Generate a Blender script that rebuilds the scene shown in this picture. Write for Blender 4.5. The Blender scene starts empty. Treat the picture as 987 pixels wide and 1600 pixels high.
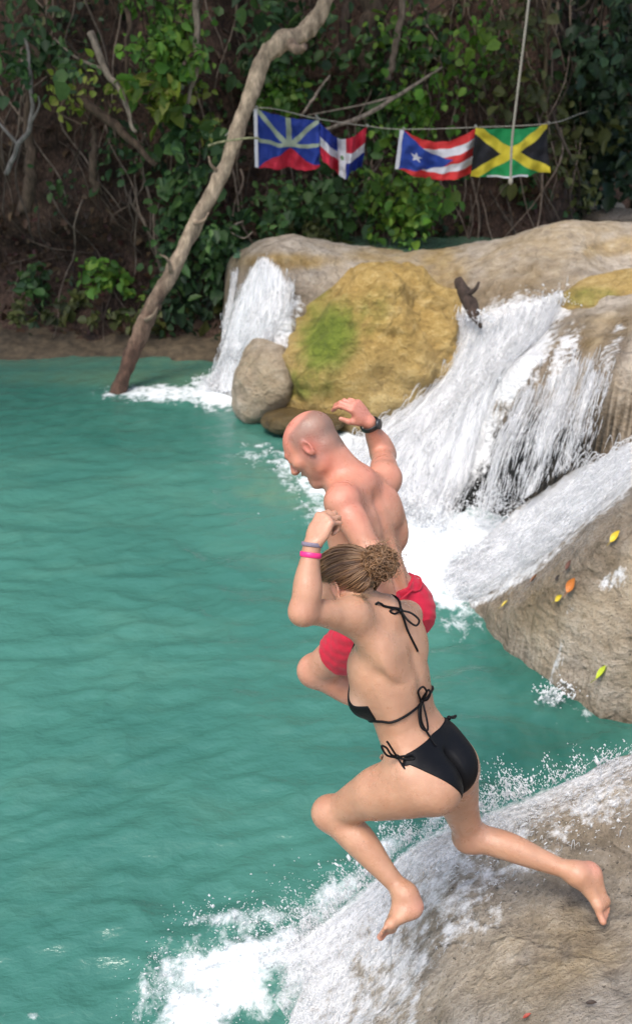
import bpy, math, random
import numpy as np
from math import radians, sin, cos, tan, pi
random.seed(7); RNG = np.random.default_rng(11)
SC = bpy.context.scene; COL = SC.collection

# ---------------------------------------------------------------- camera, sky, sun, exposure
CAM_H = 3.5; PITCH = radians(25); FPX = 1537.0
cam_d = bpy.data.cameras.new('camera'); cam = bpy.data.objects.new('camera', cam_d); COL.objects.link(cam)
cam.location = (0, 0, CAM_H); cam.rotation_euler = (pi/2 - PITCH, 0, 0)
cam_d.sensor_fit = 'VERTICAL'; cam_d.sensor_height = 24.0; cam_d.lens = 24.0*FPX/1600.0
cam_d.clip_start = 0.05; cam_d.clip_end = 500
cam_d.dof.use_dof = True; cam_d.dof.focus_distance = 3.12; cam_d.dof.aperture_fstop = 2.3
SC.camera = cam
W = bpy.data.worlds.new('World'); SC.world = W; W.use_nodes = True
SUN_EL, SUN_AZ = radians(62), radians(-150)      # azimuth measured from +Y towards +X
nt = W.node_tree; sky = nt.nodes.new('ShaderNodeTexSky'); sky.sky_type = 'NISHITA'; sky.sun_disc = False
sky.sun_elevation = SUN_EL; sky.sun_rotation = SUN_AZ; sky.air_density = 1.0; sky.dust_density = 3.0; sky.ozone_density = 1.0
nt.links.new(sky.outputs[0], nt.nodes['Background'].inputs[0]); nt.nodes['Background'].inputs[1].default_value = 0.13
sun_d = bpy.data.lights.new('sun', 'SUN'); sun_d.energy = 1.5; sun_d.angle = radians(24); sun_d.color = (1, .95, .88)
sun = bpy.data.objects.new('sun', sun_d); COL.objects.link(sun)
from mathutils import Vector
sd = Vector((sin(SUN_AZ)*cos(SUN_EL), cos(SUN_AZ)*cos(SUN_EL), sin(SUN_EL)))
sun.rotation_euler = sd.to_track_quat('Z', 'Y').to_euler()
SC.cycles.diffuse_bounces = 8; SC.cycles.max_bounces = 14; SC.cycles.transparent_max_bounces = 24; SC.cycles.transmission_bounces = 8
SC.view_settings.view_transform = 'Standard'; SC.view_settings.look = 'None'
SC.view_settings.exposure = 0.95; SC.view_settings.gamma = 1.0; SC.view_settings.use_curve_mapping = False

# ---------------------------------------------------------------- geometry helpers
S_, C_ = sin(PITCH), cos(PITCH)
CX = np.array([1., 0, 0]); CU = np.array([0, S_, C_]); CF = np.array([0, C_, -S_]); CO = np.array([0, 0, CAM_H])
def A(*v): return np.array(v, float)
def nrm(v): v = np.asarray(v, float); return v/np.linalg.norm(v)
def ray(px, py): return CF + (px-493.5)/FPX*CX - (py-800.)/FPX*CU
def P(px, py, d): return CO + d*ray(px, py)                 # a point at depth d
def G(px, py, z=0.): r = ray(px, py); return CO + r*((z-CAM_H)/r[2])
def PY(px, py, y): r = ray(px, py); return CO + r*(y/r[1])
def toPix(V):
    Q = V-CO; d = Q@CF
    return 493.5+FPX*(Q@CX)/d, 800-FPX*(Q@CU)/d, d
def cv(x, y, z): return x*CX+y*CU+z*CF                       # camera-frame direction: right, up, away

_r = np.random.default_rng(5); _perm = _r.permutation(256).astype(np.int32); _perm = np.concatenate([_perm]*3)
_grad = _r.normal(size=(256, 3)); _grad /= np.linalg.norm(_grad, axis=1)[:, None]
def noise(X, Y, Z):
    X, Y, Z = np.broadcast_arrays(np.asarray(X, float), np.asarray(Y, float), np.asarray(Z, float))
    xi, yi, zi = np.floor(X).astype(int), np.floor(Y).astype(int), np.floor(Z).astype(int)
    fx, fy, fz = X-xi, Y-yi, Z-zi
    u, v, w = [t*t*t*(t*(t*6-15)+10) for t in (fx, fy, fz)]
    xi &= 255; yi &= 255; zi &= 255
    def g(a, b, c):
        h = _perm[_perm[_perm[(xi+a) & 255]+((yi+b) & 255)]+((zi+c) & 255)]
        q = _grad[h]; return q[..., 0]*(fx-a)+q[..., 1]*(fy-b)+q[..., 2]*(fz-c)
    l = lambda a, b, t: a+(b-a)*t
    return 1.6*l(l(l(g(0,0,0), g(1,0,0), u), l(g(0,1,0), g(1,1,0), u), v), l(l(g(0,0,1), g(1,0,1), u), l(g(0,1,1), g(1,1,1), u), v), w)
def fbm(X, Y, Z, s=1., o=4, rough=.5):
    r = 0; a = 1.; t = 0
    for i in range(o):
        r = r+a*noise(X/s+i*17.3, Y/s+i*5.1, Z/s+i*9.7); t += a; a *= rough; s *= .5
    return r/t
def sstep(a, b, x): t = np.clip((x-a)/(b-a), 0, 1); return t*t*(3-2*t)

def tag(o, label=None, cat=None, group=None, kind=None):
    if label: o['label'] = label
    if cat: o['category'] = cat
    if group: o['group'] = group
    if kind: o['kind'] = kind
    return o
def empty(name, loc, label, cat, group=None):
    o = bpy.data.objects.new(name, None); COL.objects.link(o); o.location = tuple(loc); o.empty_display_size = .1
    return tag(o, label, cat, group)
def obj(name, V, F, mat, parent=None, col=None, uv=None, smooth=True, attrs=None, mats=None, mi=None):
    """one mesh object from world-space vertices; its origin goes to its own base (or its parent's frame)"""
    V = np.asarray(V, float)
    me = bpy.data.meshes.new(name)
    if parent is None: org = A(V[:, 0].mean(), V[:, 1].mean(), V[:, 2].min())
    else: org = A(*root_loc(parent))
    if parent is not None: base = org
    else: base = org
    Vl = V-base
    if isinstance(F, np.ndarray):
        n = F.shape[1]; me.vertices.add(len(Vl)); me.vertices.foreach_set('co', Vl.astype(np.float32).ravel())
        me.loops.add(F.size); me.loops.foreach_set('vertex_index', F.astype(np.int32).ravel())
        me.polygons.add(len(F)); me.polygons.foreach_set('loop_start', np.arange(0, F.size, n, dtype=np.int32))
        me.polygons.foreach_set('loop_total', np.full(len(F), n, np.int32)); me.update(calc_edges=True)
    else: me.from_pydata([tuple(v) for v in Vl], [], [tuple(int(i) for i in f) for f in F])
    if smooth: me.polygons.foreach_set('use_smooth', np.ones(len(me.polygons), bool))
    if col is not None:
        a = me.color_attributes.new('Col', 'FLOAT_COLOR', 'POINT'); c = np.ones((len(V), 4), np.float32); c[:, :3] = col; a.data.foreach_set('color', c.ravel())
    for k, v in (attrs or {}).items():
        a = me.attributes.new(k, 'FLOAT', 'POINT'); a.data.foreach_set('value', np.asarray(v, np.float32))
    if uv is not None:
        l = me.uv_layers.new(name='UVMap'); idx = np.empty(len(me.loops), np.int32); me.loops.foreach_get('vertex_index', idx)
        l.data.foreach_set('uv', np.asarray(uv, np.float32)[idx].ravel())
    for m in (mats or [mat]): me.materials.append(m)
    if mi is not None: me.polygons.foreach_set('material_index', np.asarray(mi, np.int32))
    me.validate(); me.update()
    o = bpy.data.objects.new(name, me); COL.objects.link(o)
    if parent is not None: o.parent = parent
    else: o.location = tuple(base)
    return o
def root_loc(o):
    l = np.zeros(3)
    while o is not None: l = l+np.array(o.location); o = o.parent
    return l
class MB:
    """collects pieces of one mesh"""
    def __init__(s): s.V = []; s.F = []; s.C = []; s.n = 0; s.UV = []
    def add(s, V, F, c=None):
        V = np.asarray(V, float); s.V.append(V); s.F += [tuple(np.asarray(f)+s.n) for f in F]; s.n += len(V)
        s.C.append(np.tile(np.asarray(c if c is not None else (1, 1, 1), float), (len(V), 1)) if c is None or np.ndim(c) == 1 else np.asarray(c))
    def build(s, name, mat, parent=None, **k): return obj(name, np.vstack(s.V), s.F, mat, parent, col=np.vstack(s.C), **k)
def smooth_path(pts, n):
    pts = np.asarray(pts, float); m = len(pts)
    if m == 2: return pts[0]+(pts[1]-pts[0])*np.linspace(0, 1, n)[:, None]
    e = np.vstack([2*pts[0]-pts[1], pts, 2*pts[-1]-pts[-2]]); out = []
    for t in np.linspace(0, m-1-1e-9, n):
        i = int(t); f = t-i; a, b, c, d = e[i:i+4]
        out.append(.5*((2*b)+(-a+c)*f+(2*a-5*b+4*c-d)*f*f+(-a+3*b-3*c+d)*f**3))
    return np.array(out)
def tube(path, rad, ns=8, cap=True, squash=None, nrm0=None):
    path = np.asarray(path, float); n = len(path); rad = np.broadcast_to(np.asarray(rad, float), (n,)) if np.ndim(rad) == 0 else np.interp(np.linspace(0, 1, n), np.linspace(0, 1, len(rad)), rad)
    T = np.gradient(path, axis=0); T /= (np.linalg.norm(T, axis=1)[:, None]+1e-12)
    u = nrm0 if nrm0 is not None else (A(0, 0, 1) if abs(T[0][2]) < .9 else A(1, 0, 0)); V = []
    for i in range(n):
        u = u-T[i]*(u@T[i]); u = u/(np.linalg.norm(u)+1e-12); w = np.cross(T[i], u)
        a = np.arange(ns)*2*pi/ns
        V.append(path[i]+rad[i]*(np.cos(a)[:, None]*u*(squash or 1)+np.sin(a)[:, None]*w))
    F = [(i*ns+j, i*ns+(j+1) % ns, (i+1)*ns+(j+1) % ns, (i+1)*ns+j) for i in range(n-1) for j in range(ns)]
    if cap: F += [tuple(range(ns))[::-1], tuple((n-1)*ns+j for j in range(ns))]
    return np.vstack(V), F
def gridF(nu, nv):
    i = np.arange(nu-1)[:, None]; j = np.arange(nv-1)[None]; a = (i*nv+j).ravel()
    return np.stack([a, a+nv, a+nv+1, a+1], 1)

# ---------------------------------------------------------------- materials
def newmat(name):
    m = bpy.data.materials.new(name); m.use_nodes = True; n = m.node_tree.nodes; n.clear()
    o = n.new('ShaderNodeOutputMaterial'); b = n.new('ShaderNodeBsdfPrincipled'); m.node_tree.links.new(b.outputs[0], o.inputs[0])
    return m, m.node_tree, b, o
def N(t, typ, **k):
    n = t.nodes.new(typ)
    for a, v in k.items():
        if a in n.inputs.keys(): n.inputs[a].default_value = v
        else: setattr(n, a, v)
    return n
def L(t, a, b): t.links.new(a, b)
def ramp(t, fac, stops):
    r = N(t, 'ShaderNodeValToRGB'); e = r.color_ramp.elements
    while len(e) < len(stops): e.new(.5)
    for i, (p, c) in enumerate(stops): e[i].position = p; e[i].color = (*c, 1) if len(c) == 3 else c
    L(t, fac, r.inputs[0]); return r.outputs[0]
def mixc(t, f, a, b, mode='MIX'):
    m = N(t, 'ShaderNodeMix', data_type='RGBA', blend_type=mode)
    for s, v in ((m.inputs[0], f), (m.inputs[6], a), (m.inputs[7], b)):
        if hasattr(v, 'is_linked'): L(t, v, s)
        else: s.default_value = v if not isinstance(v, tuple) else (*v, 1)[:4]
    return m.outputs[2]
def nz(t, scale, detail=5, rough=.6, vec=None, stretch=None, rot=None, dist=0.):
    if vec is None: vec = N(t, 'ShaderNodeNewGeometry').outputs['Position']
    if stretch:
        mp = N(t, 'ShaderNodeMapping'); mp.inputs['Scale'].default_value = stretch
        if rot: mp.inputs['Rotation'].default_value = rot
        L(t, vec, mp.inputs[0]); vec = mp.outputs[0]
    n = N(t, 'ShaderNodeTexNoise', Scale=scale, Detail=detail, Roughness=rough, Distortion=dist); L(t, vec, n.inputs['Vector']); return n.outputs[0]
def math_(t, op, a, b=None, c=None):
    m = N(t, 'ShaderNodeMath', operation=op)
    for i, v in enumerate((a, b, c)):
        if v is None: continue
        if hasattr(v, 'is_linked'): L(t, v, m.inputs[i])
        else: m.inputs[i].default_value = v
    return m.outputs[0]
def bump(t, b, h, strength=.5, dist=.01):
    n = N(t, 'ShaderNodeBump', Strength=strength, Distance=dist); L(t, h, n.inputs['Height']); L(t, n.outputs[0], b.inputs['Normal'])
def attr(t, name, col=False): n = N(t, 'ShaderNodeAttribute', attribute_name=name); return n.outputs['Color' if col else 'Fac']
def simple(name, c, rough=.6, var=.15, scale=60, bmp=0., spec=.5, sheen=0):
    m, t, b, o = newmat(name); v = nz(t, scale, 4)
    L(t, ramp(t, v, [(.3, tuple(x*(1-var) for x in c)), (.7, tuple(min(1, x*(1+var)) for x in c))]), b.inputs['Base Color'])
    b.inputs['Roughness'].default_value = rough; b.inputs['Specular IOR Level'].default_value = spec
    if bmp: bump(t, b, v, bmp, .004)
    return m
def attrmat(name, rough=.6, scale=50, var=.2, bmp=.3, sss=0., spec=.4, trans=0.):
    m, t, b, o = newmat(name); v = nz(t, scale, 4)
    c = mixc(t, 1., attr(t, 'Col', True), ramp(t, v, [(.25, (1-var,)*3), (.75, (1+var,)*3)]), 'MULTIPLY')
    L(t, c, b.inputs['Base Color']); b.inputs['Roughness'].default_value = rough; b.inputs['Specular IOR Level'].default_value = spec
    if bmp: bump(t, b, v, bmp, .003)
    if sss: b.inputs['Subsurface Weight'].default_value = sss; b.inputs['Subsurface Radius'].default_value = (1, .35, .2); b.inputs['Subsurface Scale'].default_value = .012
    if trans:
        tr = N(t, 'ShaderNodeBsdfTranslucent'); L(t, c, tr.inputs[0]); mx = N(t, 'ShaderNodeMixShader'); mx.inputs[0].default_value = trans
        L(t, b.outputs[0], mx.inputs[1]); L(t, tr.outputs[0], mx.inputs[2]); L(t, mx.outputs[0], o.inputs[0])
    return m
# ---------------------------------------------------------------- implicit bodies: smooth union on a grid, then surface nets
class Field:
    def __init__(s, lo, hi, h):
        s.h = h; s.o = np.asarray(lo, float); s.n = np.ceil((np.asarray(hi)-s.o)/h).astype(int)+1
        s.D = np.full(s.n, .05, np.float32)
    def region(s, lo, hi, m=.05):
        i0 = np.clip(np.floor((np.asarray(lo)-m-s.o)/s.h).astype(int), 0, s.n-1); i1 = np.clip(np.ceil((np.asarray(hi)+m-s.o)/s.h).astype(int)+1, 1, s.n)
        sl = tuple(slice(a, b) for a, b in zip(i0, i1))
        g = [(s.o[k]+s.h*np.arange(i0[k], i1[k])).astype(np.float32) for k in range(3)]
        X, Y, Z = np.meshgrid(*g, indexing='ij'); return sl, np.stack([X, Y, Z], -1)
    def put(s, prim, k=.02, sub=False):
        lo, hi, f = prim; sl, Q = s.region(lo, hi, .05)
        if Q.size == 0: return
        d = f(Q).astype(np.float32); D = s.D[sl]
        if sub: d = -d; h = np.maximum(k-np.abs(D-d), 0)/k; s.D[sl] = np.maximum(D, d)+h*h*k*.25
        else: h = np.maximum(k-np.abs(D-d), 0)/k; s.D[sl] = np.minimum(D, d)-h*h*k*.25
    def warp(s, c, r, f):
        sl, Q = s.region(np.asarray(c)-r, np.asarray(c)+r, 0.); s.D[sl] += f(Q).astype(np.float32)
    def sample(s, Pn):
        q = (np.asarray(Pn)-s.o)/s.h; q = np.clip(q, 0, s.n-1.001); i = q.astype(int); f = q-i; r = 0
        for a in (0, 1):
            for b in (0, 1):
                for c in (0, 1):
                    w = (f[..., 0] if a else 1-f[..., 0])*(f[..., 1] if b else 1-f[..., 1])*(f[..., 2] if c else 1-f[..., 2])
                    r = r+w*s.D[i[..., 0]+a, i[..., 1]+b, i[..., 2]+c]
        return r
    def project(s, Pn, off=0., it=12):
        Pn = np.array(Pn, float); e = s.h
        for _ in range(it):
            d = s.sample(Pn)-off
            g = np.stack([s.sample(Pn+A(*(e if j == k else 0 for j in range(3))))-s.sample(Pn-A(*(e if j == k else 0 for j in range(3)))) for k in range(3)], -1)
            g /= (np.linalg.norm(g, axis=-1, keepdims=True)+1e-9); Pn -= g*np.asarray(d)[..., None]*.8
        return Pn
def surfnet(D, o, h):
    In = D < 0; n = np.array(D.shape)
    c = np.zeros(n-1, np.uint8)
    for a in (0, 1):
        for b in (0, 1):
            for e in (0, 1): c += In[a:n[0]-1+a, b:n[1]-1+b, e:n[2]-1+e]
    act = (c > 0) & (c < 8); idx = np.argwhere(act); ids = np.full(act.shape, -1, np.int64); ids[act] = np.arange(len(idx))
    S = np.zeros((len(idx), 3)); cnt = np.zeros(len(idx)); cor = [(a, b, e) for a in (0, 1) for b in (0, 1) for e in (0, 1)]
    val = {q: D[idx[:, 0]+q[0], idx[:, 1]+q[1], idx[:, 2]+q[2]].astype(float) for q in cor}
    for q in cor:
        for ax in range(3):
            if q[ax]: continue
            p = list(q); p[ax] = 1; p = tuple(p); a, b = val[q], val[p]; m = (a < 0) != (b < 0)
            t = np.where(m, a/(a-b+1e-20), 0); pt = np.tile(np.array(q, float), (len(idx), 1)); pt[:, ax] += t; S[m] += pt[m]; cnt[m] += 1
    V = (idx+S/cnt[:, None])*h+o; Fs = []
    for ax in range(3):
        u, v = [(1, 2), (2, 0), (0, 1)][ax]; sl0 = [slice(None)]*3; sl1 = [slice(None)]*3; sl0[ax] = slice(0, n[ax]-1); sl1[ax] = slice(1, n[ax])
        a, b = In[tuple(sl0)], In[tuple(sl1)]; ch = np.argwhere(a != b); ch = ch[(ch[:, u] > 0) & (ch[:, v] > 0) & (ch[:, u] < n[u]-1) & (ch[:, v] < n[v]-1)]
        ins = a[ch[:, 0], ch[:, 1], ch[:, 2]]; du = np.zeros(3, int); du[u] = 1; dv = np.zeros(3, int); dv[v] = 1
        g = lambda q: ids[q[:, 0], q[:, 1], q[:, 2]]
        F = np.stack([g(ch-du-dv), g(ch-dv), g(ch), g(ch-du)], 1); F[~ins] = F[~ins][:, ::-1]; Fs.append(F)
    F = np.vstack(Fs); return V, F[(F >= 0).all(1)]
def relax(V, F, it=2, lam=.5):
    F = np.asarray(F); e = np.vstack([F[:, [0, 1]], F[:, [1, 2]], F[:, [2, 3]], F[:, [3, 0]]]); e = np.vstack([e, e[:, ::-1]])
    deg = np.bincount(e[:, 0], minlength=len(V))[:, None]
    def step(V, l):
        s = np.stack([np.bincount(e[:, 0], weights=V[e[:, 1], k], minlength=len(V)) for k in range(3)], 1)/np.maximum(deg, 1); return V+l*(s-V)
    for _ in range(it): V = step(V, lam); V = step(V, -lam*.95)
    return V
def tab(v, n=48):
    v = np.asarray(v, float); x = np.linspace(0, 1, n); y = smooth_path(np.stack([np.linspace(0, 1, len(v)), v], 1), n)[:, 1] if len(v) > 2 else np.interp(x, [0, 1], v); return y
def limb(p0, p1, rad, bulge=None, bdir=None, flat=None):
    """rounded limb with a radius curve; bulge shifts its centre line along bdir; flat=(dir, factor) squashes across dir"""
    p0, p1 = np.asarray(p0, float), np.asarray(p1, float); v = p1-p0; l2 = v@v; R = tab(rad); B = tab(bulge) if bulge is not None else None
    bd = nrm(bdir) if bdir is not None else None; xs = np.linspace(0, 1, 48); rm = R.max()+(np.abs(B).max() if B is not None else 0)
    def f(Q):
        q = Q-p0; t = np.clip((q@v)/l2, 0, 1); c = q-t[..., None]*v
        if B is not None: c = c-np.interp(t, xs, B)[..., None]*bd
        if flat is not None: fd, ff = flat; c = c+(c@fd)[..., None]*fd*(1/ff-1)
        return (np.sqrt((c*c).sum(-1))-np.interp(t, xs, R))*(.85 if flat is not None else 1)
    return np.minimum(p0, p1)-rm, np.maximum(p0, p1)+rm, f
def ell(c, r, X=None, Y=None, Z=None):
    c = np.asarray(c, float); r = np.asarray(r, float); M = np.stack([X, Y, Z]) if X is not None else np.eye(3)
    def f(Q):
        q = (Q-c)@M.T; k0 = np.sqrt(((q/r)**2).sum(-1)); k1 = np.sqrt(((q/(r*r))**2).sum(-1))+1e-9; return k0*(k0-1)/k1
    return c-r.max(), c+r.max(), f
def loft(o, U, F_, Lf, hs, a, bf, bb, off=None, ex=2.25):
    """torso: elliptical sections along U; a = half width, bf / bb = front / back half depth, off = centre shift forward"""
    hh = np.linspace(hs[0], hs[-1], 80)
    def sm(v): y = np.interp(hh, hs, v); k = np.exp(-np.linspace(-2, 2, 9)**2); k /= k.sum(); return np.convolve(np.pad(y, 4, 'edge'), k, 'valid')
    a_, f_, b_, o_ = sm(a), sm(bf), sm(bb), sm(off if off is not None else [0]*len(hs))
    R = max(max(a), max(bf), max(bb))+.05; e0, e1 = o+U*hs[0], o+U*hs[-1]
    def f(Q):
        q = Q-o; h = q@U; u = q@Lf; w = q@F_-np.interp(h, hh, o_); A_ = np.interp(h, hh, a_); B_ = np.where(w > 0, np.interp(h, hh, f_), np.interp(h, hh, b_))
        k = (np.abs(u/A_)**ex+np.abs(w/B_)**ex)**(1/ex); d = (k-1)*np.minimum(A_, B_)*.95
        e = np.maximum(hs[0]-h, h-hs[-1]); return np.maximum(d, e)
    return np.minimum(e0, e1)-R, np.maximum(e0, e1)+R, f
def frame(fwd, up):
    U = nrm(up); F_ = np.asarray(fwd, float); F_ = nrm(F_-U*(F_@U)); return F_, U, np.cross(U, F_)      # forward, up, left
def head(fd, C, fwd, up, s=1., male=False, mouth=0.):
    F_, U, Lf = frame(fwd, up); T = lambda x, y, z: C+s*(x*Lf+y*F_+z*U); E = lambda c, r, k=.02, sub=False: fd.put(ell(T(*c), s*np.array(r), Lf, F_, U), k, sub)
    E((0, -.012, .042), (.074, .098, .080)); E((0, .030, .002), (.063, .063, .082), .03)
    md = -.012*mouth
    E((0, .030, -.052+md), (.050, .056, .048), .03); E((0, .076, -.090+md), (.020, .018, .018), .03)
    for x in (-1, 1):
        E((x*.047, .002, -.048+md), (.014, .024, .026), .03); E((x*.045, .062, -.012), (.018, .022, .016), .03)
        E((x*.018, .088, .033), (.020, .010, .008), .02)
        E((x*.031, .104, .012), (.015, .016, .010), .012, True); E((x*.031, .082, .011), (.0145, .0145, .0125), .006)
    fd.put(limb(T(0, .092, .022), T(0, .112, -.020), [.007*s, .009*s, .0115*s]), .012); E((0, .104, -.026), (.017, .012, .009), .01)
    fd.put(limb(T(-.020, .084, -.050), T(.020, .084, -.050), [.004*s, .0085*s, .0085*s, .004*s], [0, .008, .008, 0], F_), .007)
    fd.put(limb(T(-.018, .082, -.062+md*1.3), T(.018, .082, -.062+md*1.3), [.005*s, .009*s, .009*s, .005*s], [0, .007, .007, 0], F_), .007)
    if mouth: E((0, .094, -.060+md*.5), (.021, .030, .006+.011*mouth), .004, True)
    else: E((0, .100, -.056), (.024, .012, .0016), .003, True)
    for x in (-1, 1):
        eF = nrm(F_*.35+Lf*x*.94); eX = nrm(np.cross(U, eF)); c = T(x*.076, -.006, .0)
        tl = nrm(U-F_*.15)
        fd.put(ell(c+eF*.004*s, s*A(.020, .007, .033), eX, eF, tl), .008)
        fd.put(ell(c+eF*.012*s+tl*.005*s, s*A(.0125, .0085, .021), eX, eF, tl), .004, True)
    return T, (F_, U, Lf)
def hand(fd, wr, d, nrm_, side, curl=(.5, .5, .5, .5), s=1., thumb=(.7, .3, .2), spread=.06, r=1., arm_dir=None):
    """wr wrist, d towards the knuckles, nrm_ out of the back of the hand, side = +1 / -1: which side the thumb leaves"""
    d = nrm(d); n = nrm(nrm_-d*(np.dot(nrm_, d))); w = np.cross(d, n)*side                                   # w: towards the thumb
    T = lambda a, b, c: wr+s*(a*d+b*w+c*n)
    fd.put(ell(T(.045, 0, 0), s*A(.050, .038, .0145), d, w, n), .015)
    for b_, l_ in ((.026, .085), (.009, .088), (-.009, .084), (-.026, .077)): fd.put(limb(T(.02, b_*.6, 0), T(l_, b_, .001), [.011*s, .0105*s]), .010)
    fd.put(limb(T(.015, .012, -.006), T(.05, .030, -.010), [.014*s, .014*s]), .012)
    specs = [(.026, .085, (.042, .025, .021), .0088), (.009, .088, (.046, .029, .022), .0092), (-.009, .084, (.043, .027, .021), .0088), (-.026, .077, (.034, .021, .019), .0078)]
    tips = []
    for i, (b_, a_, ls, rr) in enumerate(specs):
        p = T(a_, b_, .0); ang = 0.; sp = (b_/.026)*spread
        for j, l_ in enumerate(ls):
            ang += curl[i]*(1.35 if j == 1 else 1.0 if j == 0 else .8); dd = d*cos(ang)-n*sin(ang)+w*sp*cos(ang); dd = nrm(dd); q = p+dd*l_*s
            fd.put(limb(p, q, [rr*s*r*(1-.06*j), rr*s*r*(.94-.06*j)]), .0035 if j else .006); p = q
        tips.append(p)
    p = T(.03, .030, -.008); td = nrm(d*thumb[0]+w*thumb[1]-n*thumb[2]); q = p+td*.040*s; fd.put(limb(p, q, [.0125*s, .0105*s]), .006)
    td2 = nrm(td*.8+d*.3-n*.25-w*.2); fd.put(limb(q, q+td2*.030*s, [.0105*s, .0085*s]), .004)
    return tips
def foot(fd, ank, heel, toe, up, s=1., side=1):
    """ank ankle joint, heel / toe ends of the sole, up away from the sole"""
    d = nrm(toe-heel); u = nrm(up-d*(up@d)); w = np.cross(d, u)*side; Lg = np.linalg.norm(toe-heel)              # w towards the big toe
    fd.put(ell(heel+d*.026*s+u*.026*s, s*A(.032, .027, .029), d, w, u), .02)
    fd.put(limb(ank, heel+d*.045*s+u*.035*s, [.036*s, .030*s]), .03)
    b = heel+d*(Lg*.70)
    fd.put(limb(ank+d*.01*s-u*.005, b+u*.020*s+w*.010*s, [.035*s, .026*s, .022*s, .018*s]), .03)
    fd.put(limb(heel+d*.04*s+u*.018*s-w*.010*s, b+u*.013*s-w*.026*s, [.020*s, .018*s, .014*s]), .03)
    fd.put(limb(b+u*.015*s+w*.026*s, b+u*.012*s-w*.030*s, [.017*s, .013*s]), .02)
    for i, (o, l_, r_) in enumerate(((.029, .30, .0125), (.009, .28, .0085), (-.006, .25, .008), (-.020, .215, .0075), (-.032, .17, .0075))):
        p = b+w*o*s+u*.012*s-d*.005; q = p+d*Lg*l_*.92-u*.002*s; m_ = (p+q)/2+u*.006*s
        fd.put(limb(p, m_, [r_*s, r_*s*.92]), .006); fd.put(limb(m_, q, [r_*s*.92, r_*s]), .004)
def sphere(c, r, n=12, sc=(1, 1, 1)):
    V = []; F = []
    for i in range(n+1):
        for j in range(n*2): a = pi*i/n; b = pi*j/n; V.append(A(sin(a)*cos(b)*sc[0], sin(a)*sin(b)*sc[1], cos(a)*sc[2])*r+c)
    m = n*2
    for i in range(n):
        for j in range(m): F.append((i*m+j, (i+1)*m+j, (i+1)*m+(j+1) % m, i*m+(j+1) % m))
    return np.array(V), F
# ---------------------------------------------------------------- rocks as height surfaces through known points
class Rock:
    """z(x, y) through control points; outside its outline it plunges"""
    def __init__(s, ctrl, outline, soft=.12, amp=.03, seed=0., plunge=5., rnd=.08):
        s.c = np.array(ctrl); s.soft = soft; s.amp = amp; s.seed = seed; s.pl = plunge; s.rnd = rnd
        d = np.linalg.norm(s.c[:, None, :2]-s.c[None, :, :2], axis=2); n = len(s.c); K = np.sqrt(d*d+soft*soft)
        M = np.block([[K+np.eye(n)*-.002, np.ones((n, 1)), s.c[:, :2]], [np.ones((1, n)), np.zeros((1, 3))], [s.c[:, :2].T, np.zeros((2, 3))]])
        s.w = np.linalg.solve(M, np.r_[s.c[:, 2], 0, 0, 0]); s.out = np.array(outline)[:, :2]
    def sd(s, x, y):
        p = np.stack([x, y], -1); o = s.out; q = np.roll(o, -1, 0); best = np.full(x.shape, 1e9); ins = np.zeros(x.shape, bool)
        for a, b in zip(o, q):
            v = b-a; t = np.clip(((p-a)@v)/(v@v+1e-12), 0, 1); best = np.minimum(best, np.linalg.norm(p-a-t[..., None]*v, axis=-1))
            c = ((a[1] <= y) & (b[1] > y)) | ((b[1] <= y) & (a[1] > y)); xx = a[0]+(y-a[1])/(b[1]-a[1]+1e-12)*(b[0]-a[0]); ins ^= c & (x < xx)
        return np.where(ins, best, -best)
    def raw(s, x, y):
        d = np.sqrt((x[..., None]-s.c[:, 0])**2+(y[..., None]-s.c[:, 1])**2+s.soft**2); return d@s.w[:len(s.c)]+s.w[-3]+s.w[-2]*x+s.w[-1]*y
    def z(s, x, y, detail=True):
        sh = x.shape; x = x.ravel(); y = y.ravel(); Z = np.empty_like(x)
        for i in range(0, len(x), 60000):
            a, b = x[i:i+60000], y[i:i+60000]; wob = .05*noise(a*2.3, b*2.3, s.seed)+.02*noise(a*7, b*7, s.seed+3)
            d = s.sd(a, b)+wob; z = s.raw(a, b)-s.pl*np.maximum(-d, 0)-s.rnd*np.exp(-np.maximum(d, 0)/.10)
            if detail:
                n1 = fbm(a, b, z*.8+s.seed, .9, 3); n2 = fbm(a+5, b, z*.6+s.seed, .22, 4, .55); rg = 1-np.abs(noise(a*3.1+2, b*3.1, z+s.seed))*2
                z = z+s.amp*(1.3*n1+.9*n2+.35*rg)
            Z[i:i+60000] = z
        return Z.reshape(sh)
    def mesh(s, name, x0, x1, y0, y1, step, mat, attrs=None, zmin=-.7, ygrow=0.):
        xs = np.arange(x0, x1, step); ys = [y0]
        while ys[-1] < y1: ys.append(ys[-1]+step*(1+ygrow*(ys[-1]-y0)))
        X, Y = np.meshgrid(xs, np.array(ys), indexing='ij'); Z = np.maximum(s.z(X, Y), zmin)
        # sideways relief so steep faces are not smooth curtains
        V = np.stack([X, Y, Z], -1).reshape(-1, 3); F = gridF(len(xs), len(ys)); keep = (V[F][:, :, 2] > zmin+.001).any(1); F = F[keep]
        used = np.unique(F); m = np.full(len(V), -1); m[used] = np.arange(len(used)); V = V[used]; F = m[F]
        k = s.amp*.8; V[:, 0] += k*fbm(V[:, 0]+9, V[:, 1], V[:, 2], .3, 3); V[:, 1] += k*fbm(V[:, 0], V[:, 1]+7, V[:, 2], .3, 3)
        F = F[:, ::-1] if np.cross(V[F[0, 1]]-V[F[0, 0]], V[F[0, 2]]-V[F[0, 0]])[2] < 0 else F
        at = {k_: f(V) for k_, f in (attrs or {}).items()}
        o = obj(name, V, F, mat, None, attrs=at); tag(o, kind='structure'); return o
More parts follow.
